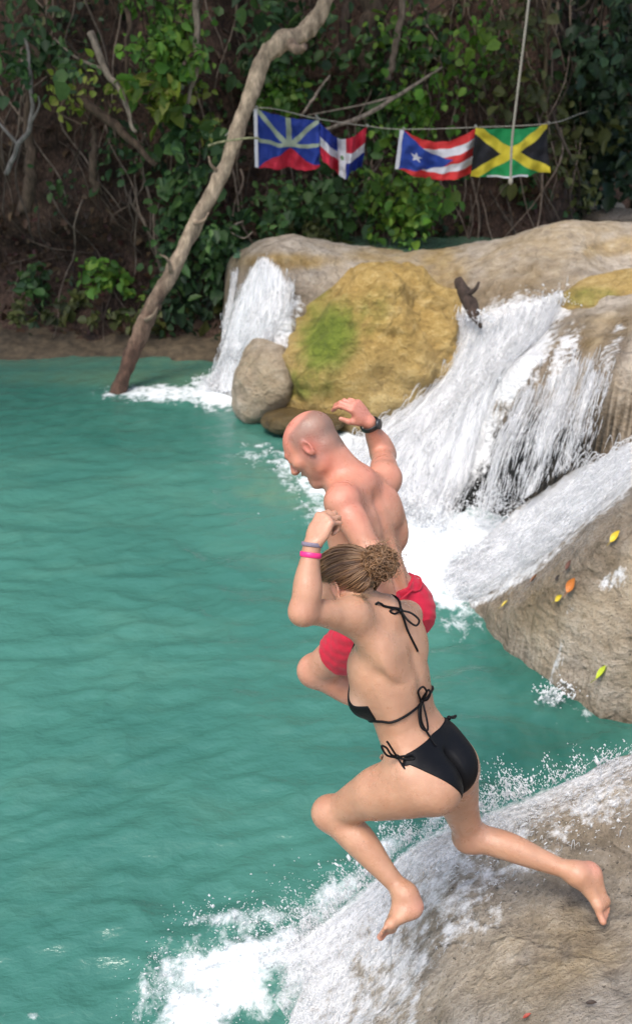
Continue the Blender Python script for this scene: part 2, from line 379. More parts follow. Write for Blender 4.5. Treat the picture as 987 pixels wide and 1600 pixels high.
def blobs(V, L_, edge=.35, nscale=.25, namp=.6):
    """0..1 mask of soft ellipses given where they lie in the place (pixel centre turned to ground), broken up by noise"""
    px, py, d = toPix(V); m = np.zeros(len(V))
    for (cx, cy, rx, ry, ang, k) in L_:
        a = radians(ang); u = ((px-cx)*cos(a)+(py-cy)*sin(a))/rx; v = (-(px-cx)*sin(a)+(py-cy)*cos(a))/ry
        m = np.maximum(m, k*(1-sstep(1-edge, 1+edge, np.sqrt(u*u+v*v))))
    n = fbm(V[:, 0]*1.6, V[:, 1], V[:, 2], nscale, 5, .6); return np.clip(m+namp*n*4*m*(1-m)+0*m, 0, 1)

def rockmat(name, lo, mid, hi, stain=(.10, .075, .03), wet=.0, foam=True, ocr=(.34, .22, .07)):
    m, t, b, o = newmat(name); pos = N(t, 'ShaderNodeNewGeometry').outputs['Position']
    big = nz(t, 1.3, 5, .6, pos); med = nz(t, 7, 8, .68, pos, (1, 1, 1.6)); fine = nz(t, 48, 6, .7, pos); pit = N(t, 'ShaderNodeTexVoronoi', Scale=26.); L(t, pos, pit.inputs[0])
    f = math_(t, 'ADD', math_(t, 'MULTIPLY', med, .62), math_(t, 'MULTIPLY', fine, .38))
    c = ramp(t, f, [(.30, lo), (.5, mid), (.68, hi)])
    c = mixc(t, math_(t, 'MULTIPLY', ramp(t, big, [(.42, (0,)*3), (.62, (1,)*3)]), .5), c, ocr)
    c = mixc(t, ramp(t, nz(t, 12, 7, .75, pos), [(.56, (0,)*3), (.70, (.75,)*3)]), c, stain)
    c = mixc(t, ramp(t, nz(t, 70, 3, .7, pos), [(.60, (0,)*3), (.68, (.85,)*3)]), c, tuple(x*.3 for x in lo)); c = mixc(t, ramp(t, nz(t, 110, 3, .7, pos), [(.60, (0,)*3), (.70, (.6,)*3)]), c, (.72, .68, .60))
    if 'moss' in name or foam is None: pass
    wv = N(t, 'ShaderNodeTexNoise', Scale=1.4, Detail=4.); L(t, pos, wv.inputs[0]); va = N(t, 'ShaderNodeVectorMath', operation='MULTIPLY_ADD'); L(t, wv.outputs[1], va.inputs[0]); va.inputs[1].default_value = (.9, .9, .9); L(t, pos, va.inputs[2]); cr = N(t, 'ShaderNodeTexVoronoi', Scale=1.7, feature='DISTANCE_TO_EDGE'); L(t, va.outputs[0], cr.inputs[0])
    ck = ramp(t, math_(t, 'ADD', cr.outputs[0], math_(t, 'MULTIPLY', math_(t, 'SUBTRACT', med, .5), .12)), [(.0, (0,)*3), (.035, (1,)*3)]); c = mixc(t, ramp(t, ck, [(0, (.16,)*3), (1, (0,)*3)]), c, tuple(x*.35 for x in lo))
    ochre = attr(t, 'ochre'); c = mixc(t, ochre, c, ramp(t, f, [(.3, (.16, .09, .02)), (.5, (.40, .26, .07)), (.68, (.62, .46, .20))]))
    moss = attr(t, 'moss'); c = mixc(t, moss, c, ramp(t, f, [(.3, (.045, .06, .006)), (.5, (.13, .17, .012)), (.7, (.28, .32, .04))]))
    wt = attr(t, 'wet'); c = mixc(t, wt, c, mixc(t, 1., c, (.50, .47, .43), 'MULTIPLY')); c = mixc(t, math_(t, 'SUBTRACT', wt, 1.), c, (.012, .012, .010))  # past full wet it goes near black, painting the hollow's shade into the colour
    r = ramp(t, fine, [(.3, (.6,)*3), (.7, (.9,)*3)]); r2 = mixc(t, wt, r, (.22, .22, .22))
    if foam:
        fm = attr(t, 'foam'); st = nz(t, 16, 8, .78, pos, (1, 1.0, .5)); q = math_(t, 'ADD', fm, math_(t, 'MULTIPLY', math_(t, 'SUBTRACT', st, .5), 1.9)); fmk = ramp(t, q, [(.42, (0,)*3), (.74, (1,)*3)])
        c = mixc(t, fmk, c, (.88, .88, .87))
    L(t, c, b.inputs['Base Color']); L(t, r2, b.inputs['Roughness'])
    h = math_(t, 'ADD', math_(t, 'MULTIPLY', med, 2.2), math_(t, 'ADD', math_(t, 'MULTIPLY', fine, .6), math_(t, 'MULTIPLY', pit.outputs[0], .35))); h = math_(t, 'ADD', h, math_(t, 'MULTIPLY', ck, .30)); bump(t, b, h, 1., .030); return m
ROCKM = rockmat('tufa_rock', (.18, .145, .11), (.48, .405, .32), (.68, .62, .53), ocr=(.42, .31, .17))
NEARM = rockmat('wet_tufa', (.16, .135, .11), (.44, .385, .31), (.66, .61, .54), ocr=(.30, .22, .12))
MOSSM = rockmat('mossy_tufa', (.12, .08, .03), (.38, .27, .10), (.58, .46, .22), foam=False, ocr=(.44, .28, .08))

def g(px, py, z): return G(px, py, z)
# near ledge under the runner
near = Rock([g(987, 1178, .98), g(900, 1225, .90), g(780, 1270, .72), g(650, 1325, .47), g(570, 1400, .26), g(500, 1480, .10), g(440, 1600, .0),
             g(955, 1440, .835), g(800, 1380, .72), g(700, 1400, .60), g(620, 1470, .38), g(600, 1600, .40), g(700, 1520, .62), g(850, 1550, .85), g(987, 1600, .98), g(987, 1300, .93), g(900, 1330, .84),
             g(1300, 1300, 1.15), g(1300, 1700, 1.3), g(700, 1800, .9), A(.3, .6, 1.5), A(-.4, .2, 1.3), A(0, -1, 1.8), A(2, 0, 1.8), A(2, -2, 1.9), A(-1, -2, 1.7)],
            [g(1500, 1130, 1.0), g(1200, 1150, 1.0), g(990, 1168, .98), g(900, 1212, .90), g(780, 1256, .72), g(650, 1308, .47), g(560, 1385, .25), g(480, 1465, .08), g(420, 1580, 0), g(380, 1700, 0), A(-.55, 1., 0), A(-1.2, 0, 0), A(-1.5, -3, 0), A(5, -3, 0), A(5, 3, 0)],
            amp=.028, seed=1.5, rnd=.05)
def m_foam_near(V):
    return blobs(V, [(860, 1225, 150, 22, -22, .72), (700, 1325, 150, 50, -28, .62), (560, 1450, 120, 80, -45, .72), (480, 1560, 100, 100, 0, .8), (930, 1260, 80, 35, -20, .5), (690, 1410, 120, 80, -30, .55), (600, 1530, 80, 120, 20, .6), (800, 1330, 100, 45, -15, .5)], .45, .10, .5)
def fz(V): return np.zeros(len(V))
near_o = near.mesh('rock_ledge', -1.6, 2.6, -2.2, 3.55, .014, NEARM, dict(foam=m_foam_near, wet=lambda V: np.clip(.22+.9*fbm(V[:, 0], V[:, 1], V[:, 2], .5, 3), 0, 1), ochre=lambda V: blobs(V, [(860, 1500, 120, 60, -20, .3)], .6), moss=fz))

# outcrop on the right: lower cascade in its trough, dry face towards the pool
low = Rock([g(740, 850, -.02), g(800, 800, .22), g(900, 735, .60), g(987, 697, .85), g(1150, 640, 1.1), g(660, 925, -.05), g(740, 900, .04), g(820, 850, .28), g(900, 790, .55), g(987, 725, .88),
            g(987, 750, .96), g(930, 800, .76), g(870, 850, .55), g(800, 897, .30), g(748, 930, .12), g(987, 850, .98), g(900, 900, .72), g(840, 930, .5), g(785, 950, .24), g(987, 950, .88), g(920, 1000, .6), g(987, 1040, .62), g(850, 1010, .30), g(900, 1060, .26), g(987, 1090, .34),
            g(1150, 800, 1.3), g(1150, 1000, 1.1), g(1300, 900, 1.5), g(1150, 1110, .6)],
           [g(640, 930, 0), g(742, 840, 0), g(800, 792, .2), g(900, 722, .6), g(1000, 680, .9), g(1500, 560, 1.2), g(1700, 1200, 0), g(1300, 1135, 0), g(1000, 1118, 0), g(940, 1108, 0), g(900, 1092, 0), g(862, 1060, 0), g(800, 1018, 0), g(752, 962, 0), g(728, 935, 0)],
           amp=.040, seed=4.2, rnd=.06)
low_o = low.mesh('rock_outcrop', .4, 4.6, 4.2, 8.0, .021, ROCKM, dict(
    foam=lambda V: blobs(V, [(870, 800, 210, 42, -34, 1.), (760, 880, 130, 48, -30, 1.), (960, 905, 40, 16, -20, .6), (890, 960, 60, 12, -60, .35), (868, 1050, 10, 40, 15, .5), (800, 890, 130, 26, -34, .7)], .35, .12, .5),
    wet=lambda V: np.clip(blobs(V, [(860, 860, 210, 90, -34, 1.)], .4)*.9+(1-sstep(.02, .13, V[:, 2])), 0, 1), ochre=lambda V: blobs(V, [(820, 950, 90, 40, 10, .22)], .5), moss=fz))

# the shelf across the fall, mound behind, and the hanging rock on the right
def py_(px, py, y): return PY(px, py, y)
shelf = Rock([g(365, 425, 1.16), g(400, 445, 1.20), g(455, 440, 1.25), g(350, 520, .55), g(325, 600, -.1), g(400, 520, .72), g(440, 500, 1.0), g(455, 570, .62), g(420, 600, .35), g(400, 640, .0), g(500, 645, .0),
              g(355, 392, 1.2), g(480, 392, 1.25), g(600, 386, 1.3), g(700, 392, 1.32), g(560, 430, 1.25), g(640, 430, 1.25), g(690, 500, .95), g(655, 600, .42), g(600, 690, .03),
              g(720, 450, 1.25), g(745, 490, 1.12), g(800, 482, 1.26), g(860, 470, 1.36), g(780, 560, .88), g(700, 640, .45), g(660, 720, .2), g(610, 790, -.05), g(700, 790, .05), g(730, 750, .2),
              g(740, 410, 1.42), g(800, 380, 1.62), g(900, 350, 1.82), g(990, 352, 1.78), g(850, 440, 1.46), g(950, 420, 1.5), g(1150, 350, 1.85), g(1150, 450, 1.65), g(900, 395, 1.66), g(1300, 400, 1.9), A(1.5, 12.3, 1.25), A(2.4, 12.2, 1.5), A(3.6, 12.2, 1.62), A(5, 12.5, 1.6), A(3, 14, 1.1), A(5.5, 14.2, 1.1), A(1, 13.5, 1.1), A(-1, 13, 1.15),
              g(900, 500, 1.42), g(987, 480, 1.5), g(850, 560, 1.22), g(800, 622, .92), g(930, 590, 1.30), g(987, 600, 1.30), g(905, 640, 1.12), g(987, 655, 1.1), g(820, 690, .62), g(770, 740, .28), g(1200, 600, 1.4), g(860, 660, .9)],
             [g(352, 398, 1.2), g(360, 440, 1.1), g(328, 600, 0), g(380, 640, 0), g(500, 648, 0), g(570, 652, 0), g(600, 700, 0), g(600, 795, 0), g(700, 815, 0), py_(745, 790, 7.3), py_(770, 722, 7.42), py_(840, 690, 7.36), py_(910, 672, 7.26), py_(990, 668, 7.05), py_(1400, 640, 6.8), A(7, 9, 0), A(7, 14.5, 0), A(2.5, 14.2, 0), g(700, 385, 1.3), g(600, 382, 1.3), g(450, 388, 1.2)],
             amp=.045, seed=8.8, soft=.2, rnd=.10, plunge=9.)
SHELF_F = [(395, 530, 60, 100, 20, 1.), (770, 560, 120, 70, -45, 1.), (660, 700, 130, 90, -30, 1.), (705, 530, 28, 70, 20, .8), (590, 745, 90, 60, 0, 1.), (840, 490, 60, 24, -20, .95), (880, 560, 22, 60, 25, .65), (955, 545, 16, 50, 25, .5), (420, 480, 60, 40, 0, .6)]
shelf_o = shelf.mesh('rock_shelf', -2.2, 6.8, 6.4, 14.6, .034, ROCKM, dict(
    foam=lambda V: blobs(V, SHELF_F, .4, .16, .5), wet=lambda V: np.clip(2.*blobs(V, [(830, 725, 120, 70, -25, 1.), (910, 680, 100, 34, -8, 1.)], .4, .2, .2)+blobs(V, [(a, b, c*1.5, d*1.4, e, 1.) for a, b, c, d, e, f in SHELF_F], .5)+(1-sstep(.02, .15, V[:, 2])), 0, 2),  # wet rock; in the hollow behind the curtain, shade is painted in too
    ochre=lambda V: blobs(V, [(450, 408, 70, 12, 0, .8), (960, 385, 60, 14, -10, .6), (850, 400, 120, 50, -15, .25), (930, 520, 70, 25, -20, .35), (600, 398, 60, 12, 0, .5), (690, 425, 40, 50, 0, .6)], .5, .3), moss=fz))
print('rocks', len(near_o.data.vertices), len(low_o.data.vertices), len(shelf_o.data.vertices))

def boulder(name, label, c, r, rot, mat, sub=6, amp=.12, seed=0., attrs=None, cat='boulder', ns=.7, group=None, sq=.86):
    """a rounded rock: a displaced ball with its own axes"""
    n = 2**sub*2; V, F = sphere(np.zeros(3), 1., n//2)
    nn = V/np.linalg.norm(V, axis=1)[:, None]; a = np.sign(V)*np.abs(V)**sq; a = a/np.linalg.norm(a, axis=1)[:, None]**.55
    Rm = np.array(__import__('mathutils').Euler([radians(q) for q in rot]).to_matrix()); W_ = (a*np.asarray(r))@Rm.T; nw = (nn/np.asarray(r))@Rm.T; nw /= np.linalg.norm(nw, axis=1)[:, None]
    q = W_+np.asarray(c); d = amp*(fbm(q[:, 0]+seed, q[:, 1], q[:, 2], ns, 3)*1.6+.35*fbm(q[:, 0]+seed, q[:, 1], q[:, 2], ns*.25, 4)); V = q+nw*d[:, None]
    o = obj(name, V, F, mat, None, attrs={k: f(V) for k, f in dict(dict(foam=fz, wet=lambda V: 1-sstep(.03, .20, V[:, 2]), ochre=fz, moss=fz), **(attrs or {})).items()}); tag(o, label, cat, group); return o
MOSS_AT = dict(
        ochre=lambda V: np.clip(blobs(V, [(600, 480, 150, 100, -10, .95), (500, 610, 80, 50, -10, .8)], .6, .3)*1., 0, 1), moss=lambda V: blobs(V, [(512, 528, 42, 58, 20, 1.), (495, 470, 30, 24, -20, .5), (470, 600, 50, 22, 10, .6), (560, 500, 60, 30, -40, .25)], .5, .16, .7), foam=fz, wet=lambda V: 1-sstep(.03, .22, V[:, 2]))
boulder('mossy_boulder', 'big ochre boulder with a bright green mossy patch, between the two falls', P(582, 570, 10.6), (.84, .98, 1.10), (0, 50, -8), MOSSM, 7, .20, 2., sq=.52, attrs=MOSS_AT)
boulder('small_boulder', 'smooth grey brown boulder at the water beside the small fall', P(412, 602, 10.4), (.30, .42, .44), (10, 14, 10), ROCKM, 6, .10, 5., dict(wet=lambda V: fz(V)+.35, ochre=lambda V: fz(V)+.15), sq=.7)
boulder('low_boulder', 'dark wet rock at the foot of the mossy boulder, half under water', P(476, 655, 10.0), (.44, .30, .12), (0, 0, -5), MOSSM, 6, .06, 9., dict(wet=lambda V: fz(V)+1.5, ochre=lambda V: fz(V)+.2))
boulder('ochre_rock', 'ochre topped rock at the right edge above the wide fall', P(975, 462, 9.3), (.62, .42, .20), (4, -10, 15), MOSSM, 6, .06, 3., dict(ochre=lambda V: fz(V)+.55, moss=lambda V: blobs(V, [(920, 465, 40, 16, 0, .5)], .5)))
boulder('grey_stone', 'flat grey stone in the dark gap upstream at the right', P(915, 322, 14.8), (.62, .4, .16), (0, 6, 10), ROCKM, 5, .06, 6.)
boulder('dark_stone', 'dark flat stone beyond the mound at the right edge', P(960, 340, 14.2), (.5, .35, .13), (0, -4, 0), ROCKM, 5, .06, 12., dict(wet=lambda V: fz(V)+.9))

# river bed and river behind the shelf, then the pool
V = np.array([A(-60, -20, -1.6), A(60, -20, -1.6), A(60, 90, -1.6), A(-60, 90, -1.6)]); tag(obj('river_bed', V, [(0, 1, 2, 3)], simple('bed_silt', (.20, .24, .17), .9)), kind='structure')
def watermat(name, far=True):
    m, t, b, o = newmat(name); pos = N(t, 'ShaderNodeNewGeometry').outputs['Position']
    c = ramp(t, nz(t, .5, 3, .5, pos), [(.3, (.038, .142, .112)), (.7, (.064, .200, .154))])
    c = mixc(t, ramp(t, nz(t, 1.7, 5, .65, pos, (.7, 1.4, 1)), [(.5, (0,)*3), (.75, (.35,)*3)]), c, (.095, .225, .165)); c = mixc(t, attr(t, 'shallow'), c, (.15, .25, .15)); c = mixc(t, attr(t, 'dark_green'), c, (.012, .085, .062))
    fm = attr(t, 'foam'); st = nz(t, 9, 9, .72, pos, (1.3, 1, 1), None, .3); q = math_(t, 'ADD', fm, math_(t, 'MULTIPLY', math_(t, 'SUBTRACT', st, .5), 1.7)); fk = ramp(t, q, [(.40, (0,)*3), (.56, (.35,)*3), (.80, (1,)*3)])
    c = mixc(t, fk, c, (.80, .84, .85)); L(t, c, b.inputs['Base Color']); L(t, ramp(t, fk, [(0, (.12,)*3), (1, (.6,)*3)]), b.inputs['Roughness'])
    b.inputs['IOR'].default_value = 1.33; b.inputs['Specular IOR Level'].default_value = .75
    w = math_(t, 'ADD', nz(t, 13, 4, .55, pos, (.8, 1.4, 1), (0, 0, -.22), .4), math_(t, 'MULTIPLY', nz(t, 38, 3, .5, pos, (.8, 1.3, 1), (0, 0, -.2)), .35)); w = math_(t, 'ADD', w, math_(t, 'MULTIPLY', math_(t, 'MULTIPLY', st, fk), 1.2)); bump(t, b, w, .34, .030); return m
WATER = watermat('pool_water')
FOAM = [(270, 616, 110, 15, 0, .82), (345, 612, 50, 30, 0, 1.), (420, 715, 60, 22, 10, .50), (465, 728, 50, 26, 10, .65), (560, 735, 110, 55, 0, 1.), (600, 790, 120, 40, 0, 1.),
        (650, 870, 110, 60, 20, 1.), (690, 925, 70, 30, 15, .8), (725, 975, 40, 30, 0, .50), (560, 700, 60, 30, 0, .95), (700, 840, 120, 50, 0, 1.), (640, 775, 60, 10, 0, .1),
        (860, 1100, 26, 34, 10, .52), (910, 1110, 20, 24, 0, .35), (350, 1535, 105, 65, -8, .90), (300, 1585, 80, 50, 0, .85), (430, 1490, 70, 40, -30, .72), (520, 1410, 60, 34, -45, .66), (600, 1335, 50, 20, -40, .6), (700, 1290, 90, 18, -20, .55), (400, 1440, 110, 22, -6, .55), (235, 1545, 22, 60, 8, .5), (700, 1260, 30, 12, 0, .35), (30, 1590, 60, 12, 0, .35)]
ys = [1.3]
while ys[-1] < 13.4: ys.append(ys[-1]*1.0052+.002)
ys = np.array(ys); us = np.linspace(-.62, .52, 760); Uu, Yy = np.meshgrid(us, ys, indexing='ij'); X = Uu*(Yy*.93+1.8); V = np.stack([X.ravel(), Yy.ravel(), np.zeros(X.size)], 1)
fo = blobs(V, FOAM, .75, .30, .42); x, y = V[:, 0], V[:, 1]
ca, sa = cos(.16), sin(.16); xr, yr = x*ca+y*sa, -x*sa+y*ca
calm = .45+.55*sstep(12, 5, y)
z = .034*fbm(xr*.9, yr*1.5, 0, .7, 4, .55)+.013*(1-2*np.abs(noise(xr*2.1+.4*noise(xr, yr, 1), yr*4.2+.6*noise(xr*.8, yr*.8, 5.), 3.)))+.006*(1-2*np.abs(noise(xr*3.4+2, yr*7.5, 5.)))+.010*noise(xr*1.2+3, yr*2.4, 9.)
px_, py__, _ = toPix(V); act = np.exp(-((px_-380)/330)**2-((py__-1500)/190)**2)
z = z*calm*1.25+act*.03*fbm(x, y, 0, .25, 4); z += fo*(.020+.035*fbm(x, y, 2., .16, 5, .65)+.04*np.abs(fbm(x, y, 7., .4, 3)))*(.6+.8*act); V[:, 2] = z-.004
sh = blobs(V, [(280, 590, 260, 14, 0, .5), (600, 655, 220, 14, 8, .3), (470, 770, 90, 30, 20, .28), (150, 565, 260, 10, 0, .35), (430, 775, 60, 14, 10, .3)], .6)
dp = blobs(V, [(880, 1150, 190, 60, -20, .65), (830, 1050, 90, 50, 40, .55), (470, 665, 110, 16, 0, .5), (90, 640, 260, 60, 0, .3), (770, 1010, 60, 50, 30, .4)], .7)  # darker green patches beside the rocks and at the far left
tag(obj('pool_water', V, gridF(len(us), len(ys))[:, ::-1] if False else gridF(len(us), len(ys)), WATER, attrs=dict(foam=fo, shallow=sh, dark_green=dp)), kind='structure')
xs = np.linspace(-1.0, 3.7, 90); ys2 = np.linspace(12.0, 22, 90); X, Y = np.meshgrid(xs, ys2, indexing='ij'); V = np.stack([X.ravel(), Y.ravel(), 1.27+.01*fbm(X.ravel(), Y.ravel()*2, 0, .4, 3)], 1); V[:, 2] += .05*sstep(2.6, 4., V[:, 0])+.25*sstep(3.4, 4.2, V[:, 0])
tag(obj('river_water', V, gridF(90, 90), WATER, attrs=dict(foam=.45*np.clip(fbm(V[:, 0], V[:, 1], 0, .5, 3)+.2, 0, 1), shallow=fz(V)+.8, dark_green=fz(V))), kind='structure')
# ---------------------------------------------------------------- the wooded bank
def bank_y0(x): return 12.45+.5*sstep(-1.6, -.4, x)+.35*np.sin(x*.9+1)*.5+5.5*sstep(3.0, 5.2, x)
def bank(x, z):
    """surface of the steep bank: how far back it stands at height z"""
    y = bank_y0(x)+.40*z+.35*fbm(x, 0*x, z, 1.6, 4)*1.3+.16*fbm(x+7, 0*x, z, .45, 4); return y+.75*np.exp(-((z-.8)/.7)**2)*sstep(-1.2, -2.5, x)
soil, t, b, o = newmat('forest_soil'); pos = N(t, 'ShaderNodeNewGeometry').outputs['Position']
f = math_(t, 'ADD', math_(t, 'MULTIPLY', nz(t, 3, 8, .7, pos), .5), math_(t, 'MULTIPLY', nz(t, 26, 6, .7, pos, (1.6, 1, .6)), .5))
L(t, ramp(t, f, [(.34, (.010, .006, .004)), (.46, (.050, .029, .019)), (.56, (.13, .075, .05)), (.68, (.26, .17, .11))]), b.inputs['Base Color']); b.inputs['Roughness'].default_value = .95; bump(t, b, f, 1., .12)
xs = np.arange(-14, 14, .055); zs = np.arange(-.8, 9, .06); X, Z = np.meshgrid(xs, zs, indexing='ij'); V = np.stack([X.ravel(), bank(X.ravel(), Z.ravel()), Z.ravel()], 1)
tag(obj('river_bank', V, gridF(len(xs), len(zs)), soil), kind='structure')
# muddy strip along the water
xs = np.arange(-9, -.9, .05); vs = np.linspace(0, 1, 26); X, T_ = np.meshgrid(xs, vs, indexing='ij'); X = X.ravel(); T_ = T_.ravel()
V = np.stack([X, 11.9+.12*np.sin(X*1.7)+.1*fbm(X, 0*X, 0*X, .6, 3)+T_*1.3, -.12+.42*T_**.6+.06*fbm(X, T_*2, 0*X, .3, 4)], 1)
mudm = simple('bank_mud', (.085, .062, .036), .85, .6, 9, .8); tag(obj('muddy_shore', V, gridF(len(xs), 26), mudm), kind='structure')
V = np.array([A(-14, 15.3, 8.6), A(14, 17, 8.6), A(14, 40, 12), A(-14, 40, 12)])

LEAFM = attrmat('leaf', .5, 30, .2, .1, spec=.35, trans=.25); BARK, t, b, o = newmat('bark'); pos = N(t, 'ShaderNodeNewGeometry').outputs['Position']
f = nz(t, 16, 8, .7, pos, (1, 1, .35)); c = mixc(t, 1., attr(t, 'Col', True), ramp(t, f, [(.32, (.35, .33, .3)), (.5, (.9, .9, .9)), (.66, (1.5, 1.5, 1.5))]), 'MULTIPLY'); L(t, c, b.inputs['Base Color']); b.inputs['Roughness'].default_value = .9; bump(t, b, f, 1., .05)
LT = np.array([(0, 0, 0), (-.42, .28, .10), (-.36, .66, .08), (0, 1, -.12), (.36, .66, .08), (.42, .28, .10)]); LFc = np.array([(0, 3, 2, 1), (0, 5, 4, 3)])
def leaves(pts, size, cols, R, down=.55, out=None):
    """one folded leaf at every point; they droop and face roughly out and up"""
    n = len(pts); o_ = out if out is not None else A(0, -.7, .5); nn = R.normal(size=(n, 3))*.55+o_; nn /= np.linalg.norm(nn, axis=1)[:, None]
    d = R.normal(size=(n, 3))*.6+A(0, -.2, -down); d -= nn*(d*nn).sum(1)[:, None]; d /= np.linalg.norm(d, axis=1)[:, None]; w = np.cross(d, nn)
    s = size*np.clip(R.lognormal(-.12, .38, n), .3, 2.); L_ = LT[None]; wf = R.uniform(.35, 1.1, n)[:, None, None]; V = pts[:, None]+s[:, None, None]*(L_[..., [0]]*wf*w[:, None]+L_[..., [1]]*d[:, None]+L_[..., [2]]*nn[:, None])
    F = (LFc[None]+6*np.arange(n)[:, None, None]).reshape(-1, 4); ci = np.repeat(cols, 6, axis=0); return V.reshape(-1, 3), F, ci
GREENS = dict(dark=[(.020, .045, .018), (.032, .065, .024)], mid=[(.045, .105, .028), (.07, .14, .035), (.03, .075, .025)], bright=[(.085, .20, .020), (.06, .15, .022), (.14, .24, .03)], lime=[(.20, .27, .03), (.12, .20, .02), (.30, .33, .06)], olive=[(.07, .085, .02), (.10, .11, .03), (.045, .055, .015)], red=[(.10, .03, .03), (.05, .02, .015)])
def shrub(name, label, cat, px, py, y, rx, ry, n, tone, size, seed, stems=4, depth=.35, drop=0, group=None):
    R = np.random.default_rng(seed); c = PY(px, py, y); m = y/C_/FPX*.93; rx *= m; ry *= m
    sub = R.normal(size=(max(5, n//26), 3))*A(rx*.5, depth*.5, ry*.5); k = R.integers(0, len(sub), n); sg = min(rx, ry)*.33
    pts = c+sub[k]+R.normal(size=(n, 3))*A(sg, sg*.8, sg); pts[:, 1] = np.minimum(pts[:, 1], bank(pts[:, 0], pts[:, 2])-.02)
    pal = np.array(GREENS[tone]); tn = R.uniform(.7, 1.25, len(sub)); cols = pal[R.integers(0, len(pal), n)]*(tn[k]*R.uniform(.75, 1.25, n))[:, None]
    V, F, ci = leaves(pts, size, cols, R); root = empty(name, A(c[0], bank(A(c[0]), A(c[2]))[0], c[2]-ry*.9), label, cat, group)
    obj('foliage', V, F, LEAFM, root, col=ci, smooth=False); mb = MB(); base = A(*root.location)
    for i in range(stems):
        e = c+sub[i % len(sub)]; st = base+R.normal(size=3)*.06 if not drop else c+A(R.normal()*rx*.4, .1, ry*1.3)
        mb.add(*tube(smooth_path([st, (st+e)/2+R.normal(size=3)*.08, e], 9), [.013, .006], 5), A(.05, .035, .02))
    mb.build('stem', BARK, root); return root
S = shrub
S('vine', 'yellow green leafy vine hanging down at the top, left of the leaning trunk', 'vine', 268, 70, 12.4, 34, 95, 420, 'bright', .12, 1, drop=1)
S('vine', 'lime leaved vine with pale leaves hanging beside the thin bare stems', 'vine', 262, 150, 12.3, 34, 45, 110, 'lime', .15, 2, drop=1)
S('vine', 'creeper with small lime leaves hanging high at the left', 'vine', 118, 135, 12.6, 32, 45, 90, 'lime', .10, 3, drop=1)
S('vine', 'heart leaved green vine climbing left of the leaning trunk', 'vine', 285, 265, 12.5, 48, 75, 330, 'mid', .14, 4, drop=1)
S('shrub', 'small bright bush in the dark hollow low on the left bank', 'shrub', 165, 432, 12.9, 38, 32, 150, 'bright', .12, 5)
S('shrub', 'little green plant at the far left low on the bank', 'shrub', 45, 440, 12.8, 26, 26, 70, 'mid', .13, 6)
S('shrub', 'green bush behind the lower half of the leaning trunk', 'shrub', 320, 370, 12.8, 55, 60, 300, 'mid', .12, 7)
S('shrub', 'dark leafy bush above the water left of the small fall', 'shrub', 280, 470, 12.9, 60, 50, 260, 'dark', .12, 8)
S('shrub', 'green plant hanging over the rim beside the small fall', 'shrub', 350, 385, 12.6, 32, 28, 160, 'mid', .11, 9)
S('vine', 'green creeper high on the bank right of the bend in the trunk', 'vine', 440, 60, 13.6, 70, 60, 420, 'mid', .12, 10, drop=1)
S('shrub', 'green bush just above the blue and red flag', 'shrub', 440, 150, 13.2, 40, 32, 200, 'bright', .11, 11)
S('shrub', 'leafy bush behind and below the first two flags', 'shrub', 470, 320, 13.0, 100, 55, 620, 'mid', .11, 12)
S('shrub', 'bright green bush below the red and white striped flag', 'shrub', 615, 315, 12.8, 62, 50, 620, 'bright', .11, 13)
S('vine', 'spreading green creeper in the upper middle of the bank', 'vine', 570, 110, 13.8, 90, 75, 460, 'mid', .12, 14, drop=1)
S('vine', 'sparse creeper with bright leaves above the striped flag', 'vine', 690, 70, 13.6, 80, 65, 380, 'bright', .11, 15, drop=1)
S('vine', 'small leaved creeper between the striped flag and the hanging rope', 'vine', 650, 175, 13.3, 48, 40, 190, 'bright', .11, 16, drop=1)
S('vine', 'olive creeper hanging behind the green and yellow flag', 'vine', 800, 110, 13.7, 60, 110, 420, 'olive', .12, 17, drop=1)
S('shrub', 'dark olive bush right of the green and yellow flag', 'shrub', 880, 235, 14.2, 42, 70, 420, 'olive', .12, 18)
S('shrub', 'low brown green growth along the rim above the shelf', 'shrub', 470, 368, 12.9, 90, 16, 230, 'olive', .10, 19)
S('vine', 'loose green leaves at the top left corner', 'vine', 45, 60, 12.6, 60, 55, 240, 'mid', .13, 20, drop=1)
S('shrub', 'dark green growth at the water in the left corner', 'shrub', 70, 490, 12.6, 90, 18, 220, 'olive', .10, 21)
S('vine', 'light green vine trailing between the two thin stems at the upper left', 'vine', 215, 60, 12.5, 22, 80, 130, 'bright', .10, 22, drop=1)
S('vine', 'sparse green creeper over the slanting brown log', 'vine', 165, 230, 12.7, 60, 50, 110, 'mid', .10, 23, drop=1)
S('shrub', 'green plants along the foot of the leaning trunk, low on the bank', 'shrub', 215, 500, 12.6, 50, 22, 150, 'olive', .10, 24)
S('vine', 'yellowish leaves low on the bank behind the middle of the leaning trunk', 'vine', 300, 200, 12.8, 30, 50, 80, 'lime', .10, 25, drop=1)
